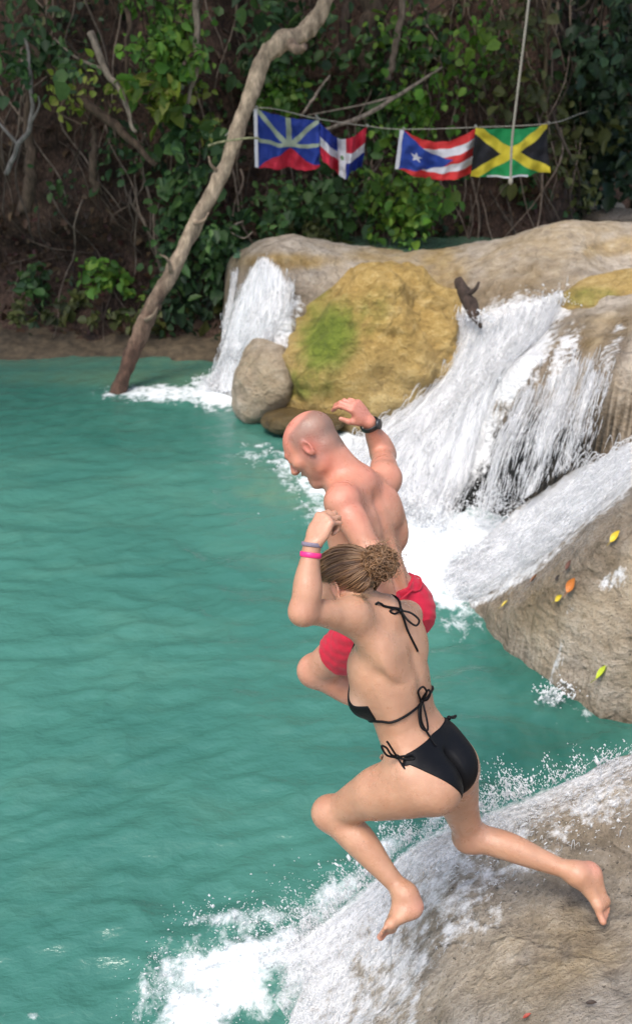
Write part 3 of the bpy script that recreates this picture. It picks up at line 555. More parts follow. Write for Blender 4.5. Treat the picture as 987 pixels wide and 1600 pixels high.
# the tree over the dark gap upstream: trunk and a hanging crown
def tree(label, px, py, y, rx, ry, n, tone, size, seed, tr):
    R = np.random.default_rng(seed); c = PY(px, py, y); m = y/C_/FPX*.93; root = empty('tree', PY(*tr[0]), label, 'tree', None)
    mb = MB(); p = [PY(*q) for q in tr]; mb.add(*tube(smooth_path(p, 26), [.17, .12, .08], 10), A(.07, .05, .035))
    k = max(6, n//40); sub = c+R.normal(size=(k, 3))*A(rx*m*.55, .6, ry*m*.55)
    for q in sub[:14]: mb.add(*tube(smooth_path([p[-1], (p[-1]+q)/2+R.normal(size=3)*.15, q], 8), [.04, .01], 5), A(.06, .045, .03))
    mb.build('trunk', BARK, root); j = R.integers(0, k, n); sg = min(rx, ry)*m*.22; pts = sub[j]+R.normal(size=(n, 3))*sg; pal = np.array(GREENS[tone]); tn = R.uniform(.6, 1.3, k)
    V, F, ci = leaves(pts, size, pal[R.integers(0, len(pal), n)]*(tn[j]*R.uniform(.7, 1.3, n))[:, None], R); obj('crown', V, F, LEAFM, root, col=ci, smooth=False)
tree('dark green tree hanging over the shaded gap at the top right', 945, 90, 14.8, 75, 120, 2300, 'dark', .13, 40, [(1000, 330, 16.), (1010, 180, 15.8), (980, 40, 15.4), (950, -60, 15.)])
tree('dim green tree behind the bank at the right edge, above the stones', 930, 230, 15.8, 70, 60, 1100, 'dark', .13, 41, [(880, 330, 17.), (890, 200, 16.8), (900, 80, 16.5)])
# undergrowth nobody could count: leaves, litter and rootlets over the whole bank
R = np.random.default_rng(77); n = 15000; x = R.uniform(-9, 8, n); z = R.uniform(.1, 6.2, n); den = fbm(x, z, 0*x, 1.1, 4)+.25*fbm(x, z, 5+0*x, .35, 3)
left = (x < -2.2) & (z < 3.2); keep = den > np.where(left, .28, .05); x, z = x[keep], z[keep]; pts = np.stack([x, bank(x, z)-R.uniform(.01, .14, len(x)), z], 1)
pal = np.array(GREENS['dark']+GREENS['mid']+GREENS['olive']+GREENS['dark']); V, F, ci = leaves(pts, R.uniform(.04, .15, len(pts)), pal[R.integers(0, len(pal), len(pts))]*R.uniform(.6, 1.3, (len(pts), 1)), R)
tag(obj('undergrowth', V, F, LEAFM, None, col=ci, smooth=False), 'scattered small leaves covering the dark earth bank', kind='stuff')
n = 5200; x = R.uniform(-9, 7, n); z = np.abs(R.normal(size=n))*1.9+.12; pts = np.stack([x, bank(x, z)-R.uniform(0, .05, n), z], 1); pal = np.array([(.11, .06, .035), (.06, .035, .02), (.17, .11, .06), (.09, .035, .03)])
V, F, ci = leaves(pts, .085, pal[R.integers(0, 4, n)]*R.uniform(.5, 1.2, (n, 1)), R); tag(obj('leaf_litter', V, F, LEAFM, None, col=ci, smooth=False), 'brown dead leaves lying on the bank', kind='stuff')
mb = MB()
for i in range(420):
    x = R.uniform(-9, 7); z = R.uniform(.3, 5.6); l = R.uniform(.25, 1.1); a = R.normal()*.9-1.2; k = np.linspace(0, 1, 7); X = x+l*np.cos(a)*k+.05*np.sin(k*6+i); Z = np.clip(z+l*np.sin(a)*k, .05, 9)
    mb.add(*tube(np.stack([X, bank(X, Z)-.03-R.uniform(0, .10)*np.sin(k*pi), Z], 1), [R.uniform(.006, .016), .004], 4), A(.12, .085, .06)*R.uniform(.35, 1.5))
for i in range(190):                                                     # lianas and dead stems hanging clear of the earth
    x = R.uniform(-6.5, 4.5); z = R.uniform(1.6, 5.6); l = R.uniform(.7, 2.4); k = np.linspace(0, 1, 12); dx = R.normal()*.35; X = x+dx*k*l+.06*np.sin(k*5+i)+.03*np.sin(k*13+i*2); Z = np.clip(z-l*k, .15, 9)
    r_ = R.uniform(.008, .020); mb.add(*tube(np.stack([X, bank(X, Z)-.05-R.uniform(.02, .45)*np.sin(k*pi*.8+.3), Z], 1), [r_, r_*.8, r_*.5], 5), A(.20, .15, .11)*R.uniform(.35, 1.6))
tag(mb.build('rootlets', BARK), 'thin roots and twigs tangled over the bank', kind='stuff')
# branches one can tell apart
def branch(label, pts, r, c, forks=(), name='branch', cat='branch'):
    root = empty(name, PY(*pts[0]), label, cat); mb = MB(); p = smooth_path([PY(*q) for q in pts], 40); w = np.linspace(0, 1, 40); p = p+np.stack([noise(w*7, r[0]*99, 0*w), 0*w, noise(w*7, 5, r[0]*50)], 1)*r[0]*.9
    mb.add(*tube(p, r, 9), A(*c)); mb.build('stem', BARK, root)
    for fk, rr in forks: m2 = MB(); m2.add(*tube(smooth_path([PY(*q) for q in fk], 20), rr, 6), A(*c)); m2.build('side_branch', BARK, root)
pale, brown, grey = (.30, .24, .18), (.13, .085, .055), (.24, .215, .19)
branch('thin grey branch curving down to a cut tip, left of the vines', [(140, 50, 12.5), (165, 110, 12.4), (190, 150, 12.3), (213, 208, 12.2)], [.045, .04, .03, .022], pale, [([(165, 110, 12.4), (120, 90, 12.5), (85, 60, 12.6)], [.02, .01])])
branch('forked pale branch standing at the far left', [(10, 272, 12.6), (28, 230, 12.5), (50, 190, 12.4), (48, 120, 12.4), (40, 60, 12.5)], [.03, .03, .028, .022, .018], grey, [([(28, 225, 12.5), (10, 205, 12.5), (-12, 180, 12.6)], [.022, .015]), ([(50, 190, 12.4), (62, 165, 12.35), (60, 150, 12.3)], [.018, .008])])
branch('slanting brown log across the upper left bank', [(40, 70, 12.6), (120, 150, 12.6), (180, 200, 12.55), (245, 260, 12.5)], [.05, .06, .055, .03], brown, [([(110, 140, 12.5), (95, 175, 12.4), (128, 195, 12.4)], [.018, .01])])
branch('straight bare stem hanging at the right of the lime leaves', [(310, -20, 12.4), (306, 60, 12.4), (309, 105, 12.35), (295, 150, 12.35), (287, 195, 12.3)], [.04, .034, .026, .022, .014], pale)
branch('thin grey stem at the top, between the vines and the bare branch', [(190, -10, 12.6), (203, 40, 12.5), (198, 80, 12.5), (196, 130, 12.5)], [.035, .03, .026, .02], brown)
branch('brown upright stem at the far left of the bank', [(40, 330, 12.9), (50, 270, 12.8), (42, 190, 12.9), (48, 90, 13.)], [.09, .07, .055, .05], brown)
branch('second brown stem from the left, low on the bank', [(150, 300, 12.9), (146, 250, 12.8), (150, 200, 12.9)], [.05, .05, .03], brown)
branch('thin straight pole leaning near the top middle', [(606, 125, 13.2), (618, 70, 13.2), (632, -10, 13.3)], [.04, .04, .04], (.20, .15, .11))
branch('pale root reaching down to the two left flags', [(690, 105, 13.3), (620, 150, 13.), (560, 185, 12.8), (500, 205, 12.7)], [.014, .024, .03, .02], pale, [([(620, 150, 13.), (560, 165, 12.9), (480, 180, 12.8)], [.016, .008])])
branch('thin twig crossing above the first flag', [(470, 182, 12.6), (492, 150, 12.7), (515, 118, 12.9)], [.014, .018, .012], pale)
branch('thick brown trunk at the top centre behind the leaning trunk', [(575, 120, 13.9), (580, 40, 13.9), (578, -40, 14.)], [.14, .13, .12], (.11, .075, .05), name='trunk', cat='trunk')
branch('tall brown trunk at the top, right of centre', [(535, 110, 14.), (540, 30, 14.), (548, -40, 14.)], [.08, .07, .07], (.09, .06, .045), name='trunk', cat='trunk')
branch('dry curved twigs on the rim above the small fall', [(330, 385, 12.4), (355, 360, 12.5), (380, 345, 12.6)], [.012, .018, .01], pale, [([(355, 360, 12.5), (380, 372, 12.4), (395, 362, 12.4)], [.012, .006])], name='twigs', cat='twigs')
branch('brown liana hanging in the gap right of the rope', [(858, -10, 14.), (850, 90, 14.), (855, 180, 14.), (848, 250, 14.)], [.03, .03, .025, .012], (.12, .09, .05), name='liana', cat='liana')
# the leaning trunk
root = empty('leaning_trunk', G(188, 605, 0), 'long bare trunk leaning from the water up to the top of the bank', 'tree trunk')
tr = [(176, 640, 10.7), (190, 598, 10.75), (222, 510, 11.0), (272, 420, 11.2), (315, 330, 11.4), (352, 260, 11.5), (384, 175, 11.6), (408, 100, 11.7), (430, 70, 11.75), (470, 52, 11.9), (500, 20, 12.0), (525, -40, 12.1)]
p = smooth_path([PY(*q) for q in tr], 110); w = np.linspace(0, 1, 110); p += .03*np.stack([noise(w*9, 1, 0*w), noise(w*9, 4, 0*w), noise(w*9, 9, 0*w)], 1)
V, F = tube(p, [.08, .088, .088, .084, .08, .078, .080, .085, .098, .088, .082, .08], 22); th = fbm(V[:, 0]*2, V[:, 1]*2, V[:, 2]*.7, .3, 4); ctr = np.repeat(p, 22, 0); V = V+(V-ctr)*(th*.55+.22*fbm(V[:, 0]*4, V[:, 1]*4, V[:, 2]*1.5, .2, 3))[:, None]
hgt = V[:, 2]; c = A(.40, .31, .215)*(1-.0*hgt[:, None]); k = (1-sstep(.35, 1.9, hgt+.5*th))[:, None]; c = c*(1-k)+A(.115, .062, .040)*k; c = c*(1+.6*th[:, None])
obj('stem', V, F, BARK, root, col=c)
mb = MB(); mb.add(*tube(smooth_path([PY(452, 68, 11.75), PY(466, 78, 11.6), PY(476, 72, 11.5)], 8), [.07, .05, .035], 9), A(.28, .2, .14)); mb.build('broken_stub', BARK, root)
for q in (((268, 425, 11.1), (262, 405, 11.0), (250, 398, 10.95)), ((300, 350, 11.3), (318, 345, 11.2), (326, 332, 11.2)), ((342, 270, 11.45), (330, 258, 11.4), (326, 244, 11.4)), ((228, 500, 10.95), (240, 492, 10.85), (246, 480, 10.85))):
    mb = MB(); mb.add(*tube(smooth_path([PY(*k) for k in q], 8), [.028, .016, .008], 6), A(.30, .22, .15)); mb.build('twig', BARK, root)
mb = MB(); mb.add(*tube(smooth_path([PY(325, 228, 11.3), PY(345, 222, 11.3), PY(385, 216, 11.3), PY(404, 216, 11.4)], 20), .012, 6), A(.30, .30, .16)); o = mb.build('tie_rope', BARK); tag(o, 'yellowish cord tied round the leaning trunk towards the flags', 'rope')

# crowns added out of view over the far water, to shade the bank
R = np.random.default_rng(91)
CAN = [(-7, 11.5, 7.2), (-4.4, 10.8, 6.6), (-2, 11.2, 7.4), (.4, 11.4, 6.6), (2.8, 11.6, 7.2), (5.2, 12., 6.8), (-5.6, 14, 8.), (-1, 14, 8.2), (3.5, 14.5, 8.2), (-8.5, 8.8, 7.4), (7.5, 11.5, 7.4), (-6.2, 8.6, 8.6)]
mb = MB(); VV, FF, CC, off_ = [], [], [], 0
for i, (x, y, z) in enumerate(CAN):
    n = 400; c = A(x, y, z)
    mb.add(*tube(smooth_path([A(x, y+4.5, 6.), A(x, y+2, 7.4), c], 12), [.16, .08], 8), A(.08, .06, .04)); sub = c+R.normal(size=(16, 3))*A(.85, .9, .35)
    for q in sub: mb.add(*tube(np.array([c+A(0, .5, 0), q]), [.04, .015], 5), A(.07, .05, .035))
    k = R.integers(0, 16, n); pts = sub[k]+R.normal(size=(n, 3))*A(.5, .5, .22); pal = np.array(GREENS['mid']+GREENS['dark']); V, F, ci = leaves(pts, .30, pal[R.integers(0, len(pal), n)], R); VV.append(V); FF.append(F+off_); CC.append(ci); off_ += len(V)
tag(obj('added_shade_canopy', np.vstack(VV), np.vstack(FF), LEAFM, None, col=np.vstack(CC), smooth=False), 'unseen leaves added over the far water to shade the bank', kind='stuff'); tag(mb.build('added_shade_limbs', BARK), 'unseen limbs added to carry the shading leaves', kind='stuff')
# ---------------------------------------------------------------- falling water: a broken sheet over the rock and thousands of separate strands
def fallmat(name, sx, sy, lo, hi, amax, seed):
    m, t, b, o = newmat(name); uvn = N(t, 'ShaderNodeUVMap').outputs[0]; mp = N(t, 'ShaderNodeMapping'); mp.inputs['Location'].default_value = (seed, seed*1.7, seed); L(t, uvn, mp.inputs[0]); uvn = mp.outputs[0]
    st = nz(t, 1., 8, .72, uvn, (sx, sy, 1), None, .25); st2 = nz(t, 1., 5, .6, uvn, (9, 3.2, 1)); den = attr(t, 'den')
    q = math_(t, 'ADD', math_(t, 'ADD', math_(t, 'MULTIPLY', st, .75), math_(t, 'MULTIPLY', st2, .40)), den); al = ramp(t, q, [(lo, (0,)*3), ((lo+hi)/2, (amax*.45,)*3), (hi, (amax,)*3)])
    b.inputs['Base Color'].default_value = (.93, .935, .94, 1); b.inputs['Roughness'].default_value = .5; bump(t, b, st, .5, .02)
    tl = N(t, 'ShaderNodeBsdfTranslucent'); tl.inputs[0].default_value = (.93, .935, .94, 1); m1 = N(t, 'ShaderNodeMixShader'); m1.inputs[0].default_value = .35; L(t, b.outputs[0], m1.inputs[1]); L(t, tl.outputs[0], m1.inputs[2])
    tp = N(t, 'ShaderNodeBsdfTransparent'); mx = N(t, 'ShaderNodeMixShader'); L(t, al, mx.inputs[0]); L(t, tp.outputs[0], mx.inputs[1]); L(t, m1.outputs[0], mx.inputs[2]); L(t, mx.outputs[0], o.inputs[0]); return m
FWS = [fallmat('white_water', 46, 9, .42, .62, 1., 0), fallmat('water_veil', 70, 14, .50, .72, .8, 3.3), fallmat('water_mist', 30, 8, .50, .85, .5, 7.7)]
NWS = [fallmat('thin_white_water', 26, 60, .44, .66, .9, 1.), fallmat('thin_water_veil', 50, 110, .50, .74, .75, 5.1), fallmat('thin_water_mist', 18, 34, .52, .9, .45, 8.3)]
STR, t, b, o = newmat('water_strand'); b.inputs['Base Color'].default_value = (.93, .935, .94, 1); b.inputs['Roughness'].default_value = .3
tr_ = N(t, 'ShaderNodeBsdfTranslucent'); tr_.inputs[0].default_value = (.93, .935, .94, 1); mx = N(t, 'ShaderNodeMixShader'); mx.inputs[0].default_value = .5; L(t, b.outputs[0], mx.inputs[1]); L(t, tr_.outputs[0], mx.inputs[2]); L(t, mx.outputs[0], o.inputs[0])
def flow(lines, n=40):
    """lines: several stream lines, each a list of (px, py, z) along the fall -> callable surface(s, t)"""
    Lp = [smooth_path([G(*q) if len(q) == 3 else PY(*q[:3]) for q in l], n) for l in lines]; Lp = np.array(Lp)
    def f(s, t):
        a = np.clip(s, 0, 1)*(len(Lp)-1); i = np.minimum(a.astype(int), len(Lp)-2); u = (a-i)[..., None]; b_ = np.clip(t, 0, 1)*(n-1); j = np.minimum(b_.astype(int), n-2); v = (b_-j)[..., None]
        return (Lp[i, j]*(1-u)+Lp[i+1, j]*u)*(1-v)+(Lp[i, j+1]*(1-u)+Lp[i+1, j+1]*u)*v
    return f
def cascade(name, label, lines, rock, nstr, seed, den=lambda s, t: 0*s, lift=.03, rad=(.002, .0045), lmin=.015, lmax=.10, over=True, hop=.05, ns=110, nt=170, mats=None, gap=.035):
    R = np.random.default_rng(seed); f = flow(lines); s_, t_ = np.meshgrid(np.linspace(0, 1, ns), np.linspace(0, 1, nt), indexing='ij'); s_ = s_.ravel(); t_ = t_.ravel(); V = f(s_, t_)
    if over and rock is not None: zr = rock.z(V[:, 0], V[:, 1]); V[:, 2] = np.maximum(V[:, 2], zr+.012)
    lum = fbm(s_*14, t_*3, s_*0+seed, 1., 4); V[:, 2] += lift*(.6+1.2*lum); V[:, 1] -= lift*.7*(.5+lum)
    edge = -.30*(1-sstep(0, .10, s_))-.30*(1-sstep(0, .10, 1-s_)); dn = den(s_, t_)+edge-.25*(1-sstep(0, .05, t_))
    root = empty(name, V[np.argmin(V[:, 2])], label, 'waterfall')
    for li, fm_ in enumerate(mats or FWS):
        W2 = V+A(0, -.6, .8)*gap*li*(.5+np.abs(fbm(s_*9+li, t_*4, s_*0+seed, 1., 4))*1.6)[:, None]; sh = obj('water_sheet', W2, gridF(ns, nt), fm_, root, uv=np.stack([s_, t_], 1), attrs=dict(den=dn-.03*li))
    m = int(nstr*.26); s0 = R.uniform(0, 1, m); t0 = R.uniform(0, 1, m); ok = R.uniform(-.35, .30, m) < den(s0, t0)+.12*np.sin(s0*40+seed)+.10; s0, t0 = s0[ok], t0[ok]; m = len(s0)
    ll = R.uniform(lmin, lmax, m); K = 7; k = np.linspace(0, 1, K); sw = R.normal(size=m)*.006
    tt = t0[:, None]+ll[:, None]*k[None]; keep = tt[:, -1] < 1.02; s0, ll, sw, tt = s0[keep], ll[keep], sw[keep], tt[keep]; m = len(s0)
    ss = s0[:, None]+sw[:, None]*k+.002*np.sin(tt*40+s0[:, None]*200); Q = f(ss.ravel(), tt.ravel())
    if over and rock is not None: Q[:, 2] = np.maximum(Q[:, 2], rock.z(Q[:, 0], Q[:, 1], False)+.015)
    Q = Q.reshape(m, K, 3); Q[..., 2] += (lift+R.exponential(hop, m)[:, None]*.6)*(.4+np.sin(k*pi)*.8)[None]; Q[..., 1] -= (R.uniform(0, hop, m)[:, None])*np.sin(k*pi)[None]
    Q += R.normal(size=(m, K, 3))*.0015+R.normal(size=(m, 1, 3))*.012
    D = np.gradient(Q, axis=1); D /= np.linalg.norm(D, axis=2)[..., None]+1e-9; a = np.cross(D, A(.3, .8, .5)); a /= np.linalg.norm(a, axis=2)[..., None]+1e-9; b2 = np.cross(D, a); rr = (R.uniform(*rad, m)[:, None]*(.12+np.sin(k*pi)**.7*R.uniform(.6, 1.2, (m, K))))[..., None]
    V = np.stack([Q+rr*(cos(h)*a+sin(h)*b2) for h in (0, 2*pi/3, 4*pi/3)], 2).reshape(-1, 3); i = (np.arange(m)[:, None, None]*K+np.arange(K-1)[None, :, None])*3; j = np.arange(3)[None, None]; F = np.stack([i+j, i+(j+1) % 3, i+3+(j+1) % 3, i+3+j], -1).reshape(-1, 4)
    tag(obj('strands', V, F, STR, root), kind='stuff'); return root
def drops(name, label, pts, r, seed, stretch=None, mat=None):
    R = np.random.default_rng(seed); n = len(pts); o8 = np.array([(1, 0, 0), (-1, 0, 0), (0, 1, 0), (0, -1, 0), (0, 0, 1.), (0, 0, -1)]); f8 = np.array([(0, 2, 4), (2, 1, 4), (1, 3, 4), (3, 0, 4), (2, 0, 5), (1, 2, 5), (3, 1, 5), (0, 3, 5)])
    rr = r*R.lognormal(0, .45, n); d = R.normal(size=(n, 3)) if stretch is None else stretch; d = d/(np.linalg.norm(d, axis=1)[:, None]+1e-9); el = R.uniform(0, 2.2, n)
    B = o8[None]*rr[:, None, None]; B = B+d[:, None]*((B*d[:, None]).sum(2)*el[:, None])[..., None]; V = (pts[:, None]+B).reshape(-1, 3); F = (f8[None]+6*np.arange(n)[:, None, None]).reshape(-1, 3)
    o = obj(name, V, F, mat or STR, None); tag(o, label, kind='stuff'); return o
cascade('waterfall', 'small white fall at the left, dropping off the shelf into the pool', [
    [(385, 440, 1.2), (365, 480, .9), (345, 550, .42), (325, 595, .08), (318, 612, 0)], [(415, 440, 1.2), (392, 500, .85), (365, 560, .40), (345, 600, .08), (340, 615, 0)],
    [(440, 440, 1.23), (425, 490, 1.0), (405, 540, .65), (372, 590, .2), (362, 622, 0)], [(462, 440, 1.26), (455, 490, 1.05), (440, 530, .8), (400, 575, .38), (375, 620, .02)]], shelf, 5200, 1, lambda s, t: .09-.20*sstep(.66, 1, s)+.07*t, rad=(.002, .0045))
cascade('waterfall', 'thin thread of water falling at the far left corner of the shelf', [
    [(362, 425, 1.15), (358, 460, .95), (350, 500, .70), (346, 530, .5)], [(374, 424, 1.17), (368, 460, .97), (360, 500, .72), (354, 535, .5)]], shelf, 420, 2, lambda s, t: .05+0*s, ns=24, nt=60, rad=(.002, .0045))
cascade('waterfall', 'wide white main fall sloping down behind the bald man', [
    [(712, 480, 1.10), (700, 530, .85), (665, 590, .50), (600, 650, .2), (545, 700, .02), (500, 735, 0)], [(750, 505, 1.10), (725, 560, .80), (680, 620, .45), (610, 700, .16), (555, 760, 0), (520, 780, 0)],
    [(800, 485, 1.26), (770, 550, .92), (715, 630, .50), (660, 710, .18), (620, 790, 0), (600, 805, 0)], [(845, 474, 1.33), (815, 540, 1.05), (765, 620, .66), (715, 710, .28), (670, 800, 0), (655, 825, 0)],
    [(885, 462, 1.40), (840, 550, 1.10), (795, 630, .76), (755, 720, .34), (715, 810, .0), (705, 835, 0)]], shelf, 17000, 3, lambda s, t: .095-.10*np.exp(-((s-.16)/.05)**2)*(t < .6)-.08*sstep(.70, 1, s)*sstep(.3, .7, t), rad=(.002, .0045), ns=200, nt=220, hop=.05)
def curtain(x0, y0, z0, xm, ym, xb, yb, zb):                    # lip, free fall, landing
    a = G(x0, y0, z0); return [(x0, y0, z0)]
CUR = [[G(820, 600, 1.02), G(795, 650, .84), PY(768, 705, 7.30), PY(748, 770, 7.16), PY(738, 815, 7.08)], [G(862, 560, 1.22), G(835, 625, .96), PY(806, 690, 7.12), PY(788, 750, 7.0), PY(775, 805, 6.92)],
       [G(900, 540, 1.32), G(880, 610, 1.10), PY(856, 670, 7.0), PY(838, 735, 6.88), PY(822, 778, 6.82)], [G(935, 530, 1.36), G(915, 600, 1.22), PY(896, 655, 6.92), PY(880, 710, 6.82), PY(872, 745, 6.76)],
       [G(975, 520, 1.40), G(955, 590, 1.30), PY(938, 650, 6.85), PY(925, 695, 6.76), PY(918, 718, 6.70)]]
class _F: pass
def flow_pts(Ls, n=40):
    Lp = np.array([smooth_path(l, n) for l in Ls])
    return Lp
_old = smooth_path
def casc3(name, label, Ls, **k):
    global flow
    keep = flow
    def flow2(lines, n=40):
        Lp = np.array([_old(l, n) for l in lines])
        def f(s, t):
            a = np.clip(s, 0, 1)*(len(Lp)-1); i = np.minimum(a.astype(int), len(Lp)-2); u = (a-i)[..., None]; b_ = np.clip(t, 0, 1)*(n-1); j = np.minimum(b_.astype(int), n-2); v = (b_-j)[..., None]
            return (Lp[i, j]*(1-u)+Lp[i+1, j]*u)*(1-v)+(Lp[i, j+1]*(1-u)+Lp[i+1, j+1]*u)*v
        return f
    flow = flow2; r = cascade(name, label, Ls, **k); flow = keep; return r
casc3('waterfall', 'thin curtain of water over the dark hollow, right of the main fall', CUR, rock=None, nstr=11000, seed=4, den=lambda s, t: -.13+.22*(1-sstep(.0, .30, s))+.17*np.exp(-((s-.50)/.09)**2)+.13*np.exp(-((s-.80)/.06)**2)-.09*sstep(.45, .75, t)-.05*(1-sstep(.0, .3, t)), over=False, ns=160, nt=160, rad=(.0015, .004), lmin=.03, lmax=.16, hop=.025, lift=.012, gap=.015)
cascade('waterfall', 'low fast chute running in from the right edge along the near rock', [
    [(1080, 655, 1.0), (987, 697, .90), (905, 745, .62), (830, 800, .34), (760, 850, .06), (700, 885, 0)], [(1080, 675, 1.05), (987, 715, .92), (905, 770, .64), (835, 830, .36), (760, 880, .08), (690, 915, 0)],
    [(1080, 700, 1.12), (987, 738, .96), (915, 800, .74), (850, 852, .50), (780, 900, .2), (710, 940, 0)], [(1080, 730, 1.15), (987, 765, .97), (920, 825, .76), (860, 880, .52), (790, 925, .22), (730, 945, .03)]], low, 9500, 5, lambda s, t: .17-.36*sstep(.42, 1, s), rad=(.002, .0045), ns=130, nt=200)
cascade('waterfall', 'sheet of water spilling over the near ledge under the runner', [
    [(1040, 1150, 1.02), (900, 1208, .93), (790, 1250, .74), (660, 1300, .48), (570, 1375, .25), (480, 1450, .06), (400, 1500, .0)], [(1040, 1190, 1.0), (920, 1240, .92), (800, 1290, .76), (680, 1350, .52), (590, 1420, .30), (500, 1500, .10), (420, 1550, 0)],
    [(1040, 1240, .98), (930, 1285, .90), (810, 1335, .76), (700, 1400, .58), (610, 1480, .36), (540, 1560, .2), (480, 1640, .05)], [(1040, 1290, .95), (940, 1330, .88), (830, 1390, .78), (730, 1460, .62), (650, 1540, .45), (600, 1620, .38), (560, 1720, .3)]], near, 10000, 6, lambda s, t: .00-.34*sstep(.15, .85, s)+.12*sstep(.5, 1, t), rad=(.0010, .0022), lmin=.003, lmax=.014, hop=.022, lift=.012, ns=170, nt=300, mats=NWS, gap=.014)
# spray: where the near sheet breaks over its edge, the boil at bottom left, and round the falls
R = np.random.default_rng(9); E = [(1000, 1165, .98), (900, 1205, .94), (830, 1235, .86), (780, 1255, .76), (700, 1290, .58), (650, 1305, .48), (600, 1345, .34), (560, 1385, .26), (520, 1420, .16), (480, 1460, .08), (440, 1490, .02)]
ep = smooth_path([G(*q) for q in E], 200); pts = []; dr = []
for i in range(95):                                                       # jets: fans of drops thrown up and out
    b0 = ep[int(np.clip(R.beta(1.3, 1.3)*199, 0, 198))]; d = nrm(A(-.35, .55, 1.0)+R.normal(size=3)*A(.35, .3, .2)); l = R.exponential(.055)+.02; n = int(14+l*380)
    k = R.uniform(0, 1, n)**.8; q = b0+d*l*k[:, None]+R.normal(size=(n, 3))*(.004+.020*k[:, None])+A(0, 0, -.01); pts.append(q); dr.append(np.tile(d, (n, 1))+R.normal(size=(n, 3))*.3)
for (px, py, z, h, w, n) in ((770, 1245, .80, .20, .05, 160), (815, 1240, .84, .16, .05, 130), (755, 1215, .78, .10, .06, 70), (740, 1262, .72, .16, .06, 160), (560, 1385, .26, .12, .06, 170), (480, 1450, .1, .12, .08, 170), (650, 1310, .48, .10, .08, 150), (950, 1190, .97, .08, .07, 120)):
    for j in range(5):
        b0 = G(px+R.normal()*14, py, z); d = nrm(A(-.25+R.normal()*.3, .25, 1)); m = n//5; k = R.uniform(0, 1, m)**1.3; hh = h*R.uniform(.4, 1.1); pts.append(b0+d*hh*k[:, None]+R.normal(size=(m, 3))*(.003+.012*k[:, None])); dr.append(np.tile(d, (m, 1))+R.normal(size=(m, 3))*.2)
q = ep[R.integers(0, 199, 2200)]+np.abs(R.normal(size=(2200, 1)))*A(.02, -.16, 0)+R.normal(size=(2200, 3))*A(.04, .035, .012); q[:, 2] = np.maximum(near.z(q[:, 0], q[:, 1], False), 0)+np.abs(R.normal(size=2200))*.016; pts.append(q); dr.append(R.normal(size=(2200, 3))+A(-1, .3, 0))
drops('edge_spray', 'white spray and droplets thrown up along the edge of the near ledge', np.vstack(pts), .0019, 1, np.vstack(dr))
n = 2600; c = np.array([(350, 1530, 95, 60), (300, 1580, 70, 45), (430, 1470, 75, 45), (500, 1440, 70, 50), (245, 1540, 16, 40), (360, 1445, 80, 14)]); k = R.choice(6, n, p=[.3, .15, .22, .2, .05, .08]); q = np.array([G(c[i][0]+R.normal()*c[i][2]*.6, c[i][1]+R.normal()*c[i][3]*.6, 0) for i in k]); q[:, 2] = .02+np.abs(R.normal(size=n))*.05
drops('pool_spray', 'droplets over the white boiling water at the foot of the near ledge', q, .0018, 2)
pts = []
for (px, py, z, s, n) in ((340, 605, .06, .12, 500), (600, 790, .05, .28, 800), (700, 835, .08, .25, 900), (780, 790, .15, .15, 500), (820, 590, 1.0, .12, 160), (760, 500, 1.2, .1, 200), (870, 470, 1.4, .12, 200), (870, 1085, .08, .06, 160), (500, 725, .04, .2, 300)):
    q = G(px, py, z)+R.normal(size=(n, 3))*A(s, s*.8, s*.45); q[:, 2] = np.abs(q[:, 2]-z)*.8+z; pts.append(q)
drops('fall_spray', 'fine spray hanging round the feet of the far falls', np.vstack(pts), .0045, 3)
# ---------------------------------------------------------------- people
def skinmat(name, rough=.36):
    m, t, b, o = newmat(name); p = N(t, 'ShaderNodeNewGeometry').outputs['Position']
    f = nz(t, 420, 3, vec=p); bl = nz(t, 9, 4, vec=p); fr = nz(t, 160, 2, vec=p)
    c = mixc(t, 1., attr(t, 'Col', True), ramp(t, bl, [(.3, (.90, .84, .80)), (.7, (1.06, 1.08, 1.1))]), 'MULTIPLY')
    c = mixc(t, 1., c, ramp(t, fr, [(.22, (.92, .86, .82)), (.34, (1, 1, 1))]), 'MULTIPLY')
    L(t, c, b.inputs['Base Color']); L(t, ramp(t, nz(t, 24, 4, .6, p), [(.38, (.24,)*3), (.6, (.50,)*3)]), b.inputs['Roughness']); b.inputs['Specular IOR Level'].default_value = .55
    b.inputs['Subsurface Weight'].default_value = .25; b.inputs['Subsurface Radius'].default_value = (1, .38, .2); b.inputs['Subsurface Scale'].default_value = .012
    h = math_(t, 'ADD', f, math_(t, 'MULTIPLY', nz(t, 60, 3, vec=p), 1.5)); bump(t, b, h, .42, .0025); return m
SKIN = skinmat('skin')
def clothmat(name, c, rough, weave=900, var=.12, sheen=.3, bm=.25, spec=.4):
    m, t, b, o = newmat(name); v = nz(t, 14, 4); w = nz(t, weave, 2)
    L(t, ramp(t, v, [(.3, tuple(x*(1-var) for x in c)), (.7, tuple(x*(1+var) for x in c))]), b.inputs['Base Color']); b.inputs['Roughness'].default_value = rough
    b.inputs['Sheen Weight'].default_value = sheen*.3; b.inputs['Specular IOR Level'].default_value = spec; bump(t, b, math_(t, 'ADD', w, math_(t, 'MULTIPLY', nz(t, 45, 3), 3.)), bm, .002); return m
BLACK = clothmat('black_swim_fabric', (.0035, .0035, .0045), .5, spec=.2, sheen=0); RED = clothmat('red_swim_fabric', (.52, .008, .035), .6)
HAIRM = attrmat('hair_brown', .42, 300, .25, .2, spec=.5); EYEW = simple('eye_white', (.75, .72, .68), .15, .03)
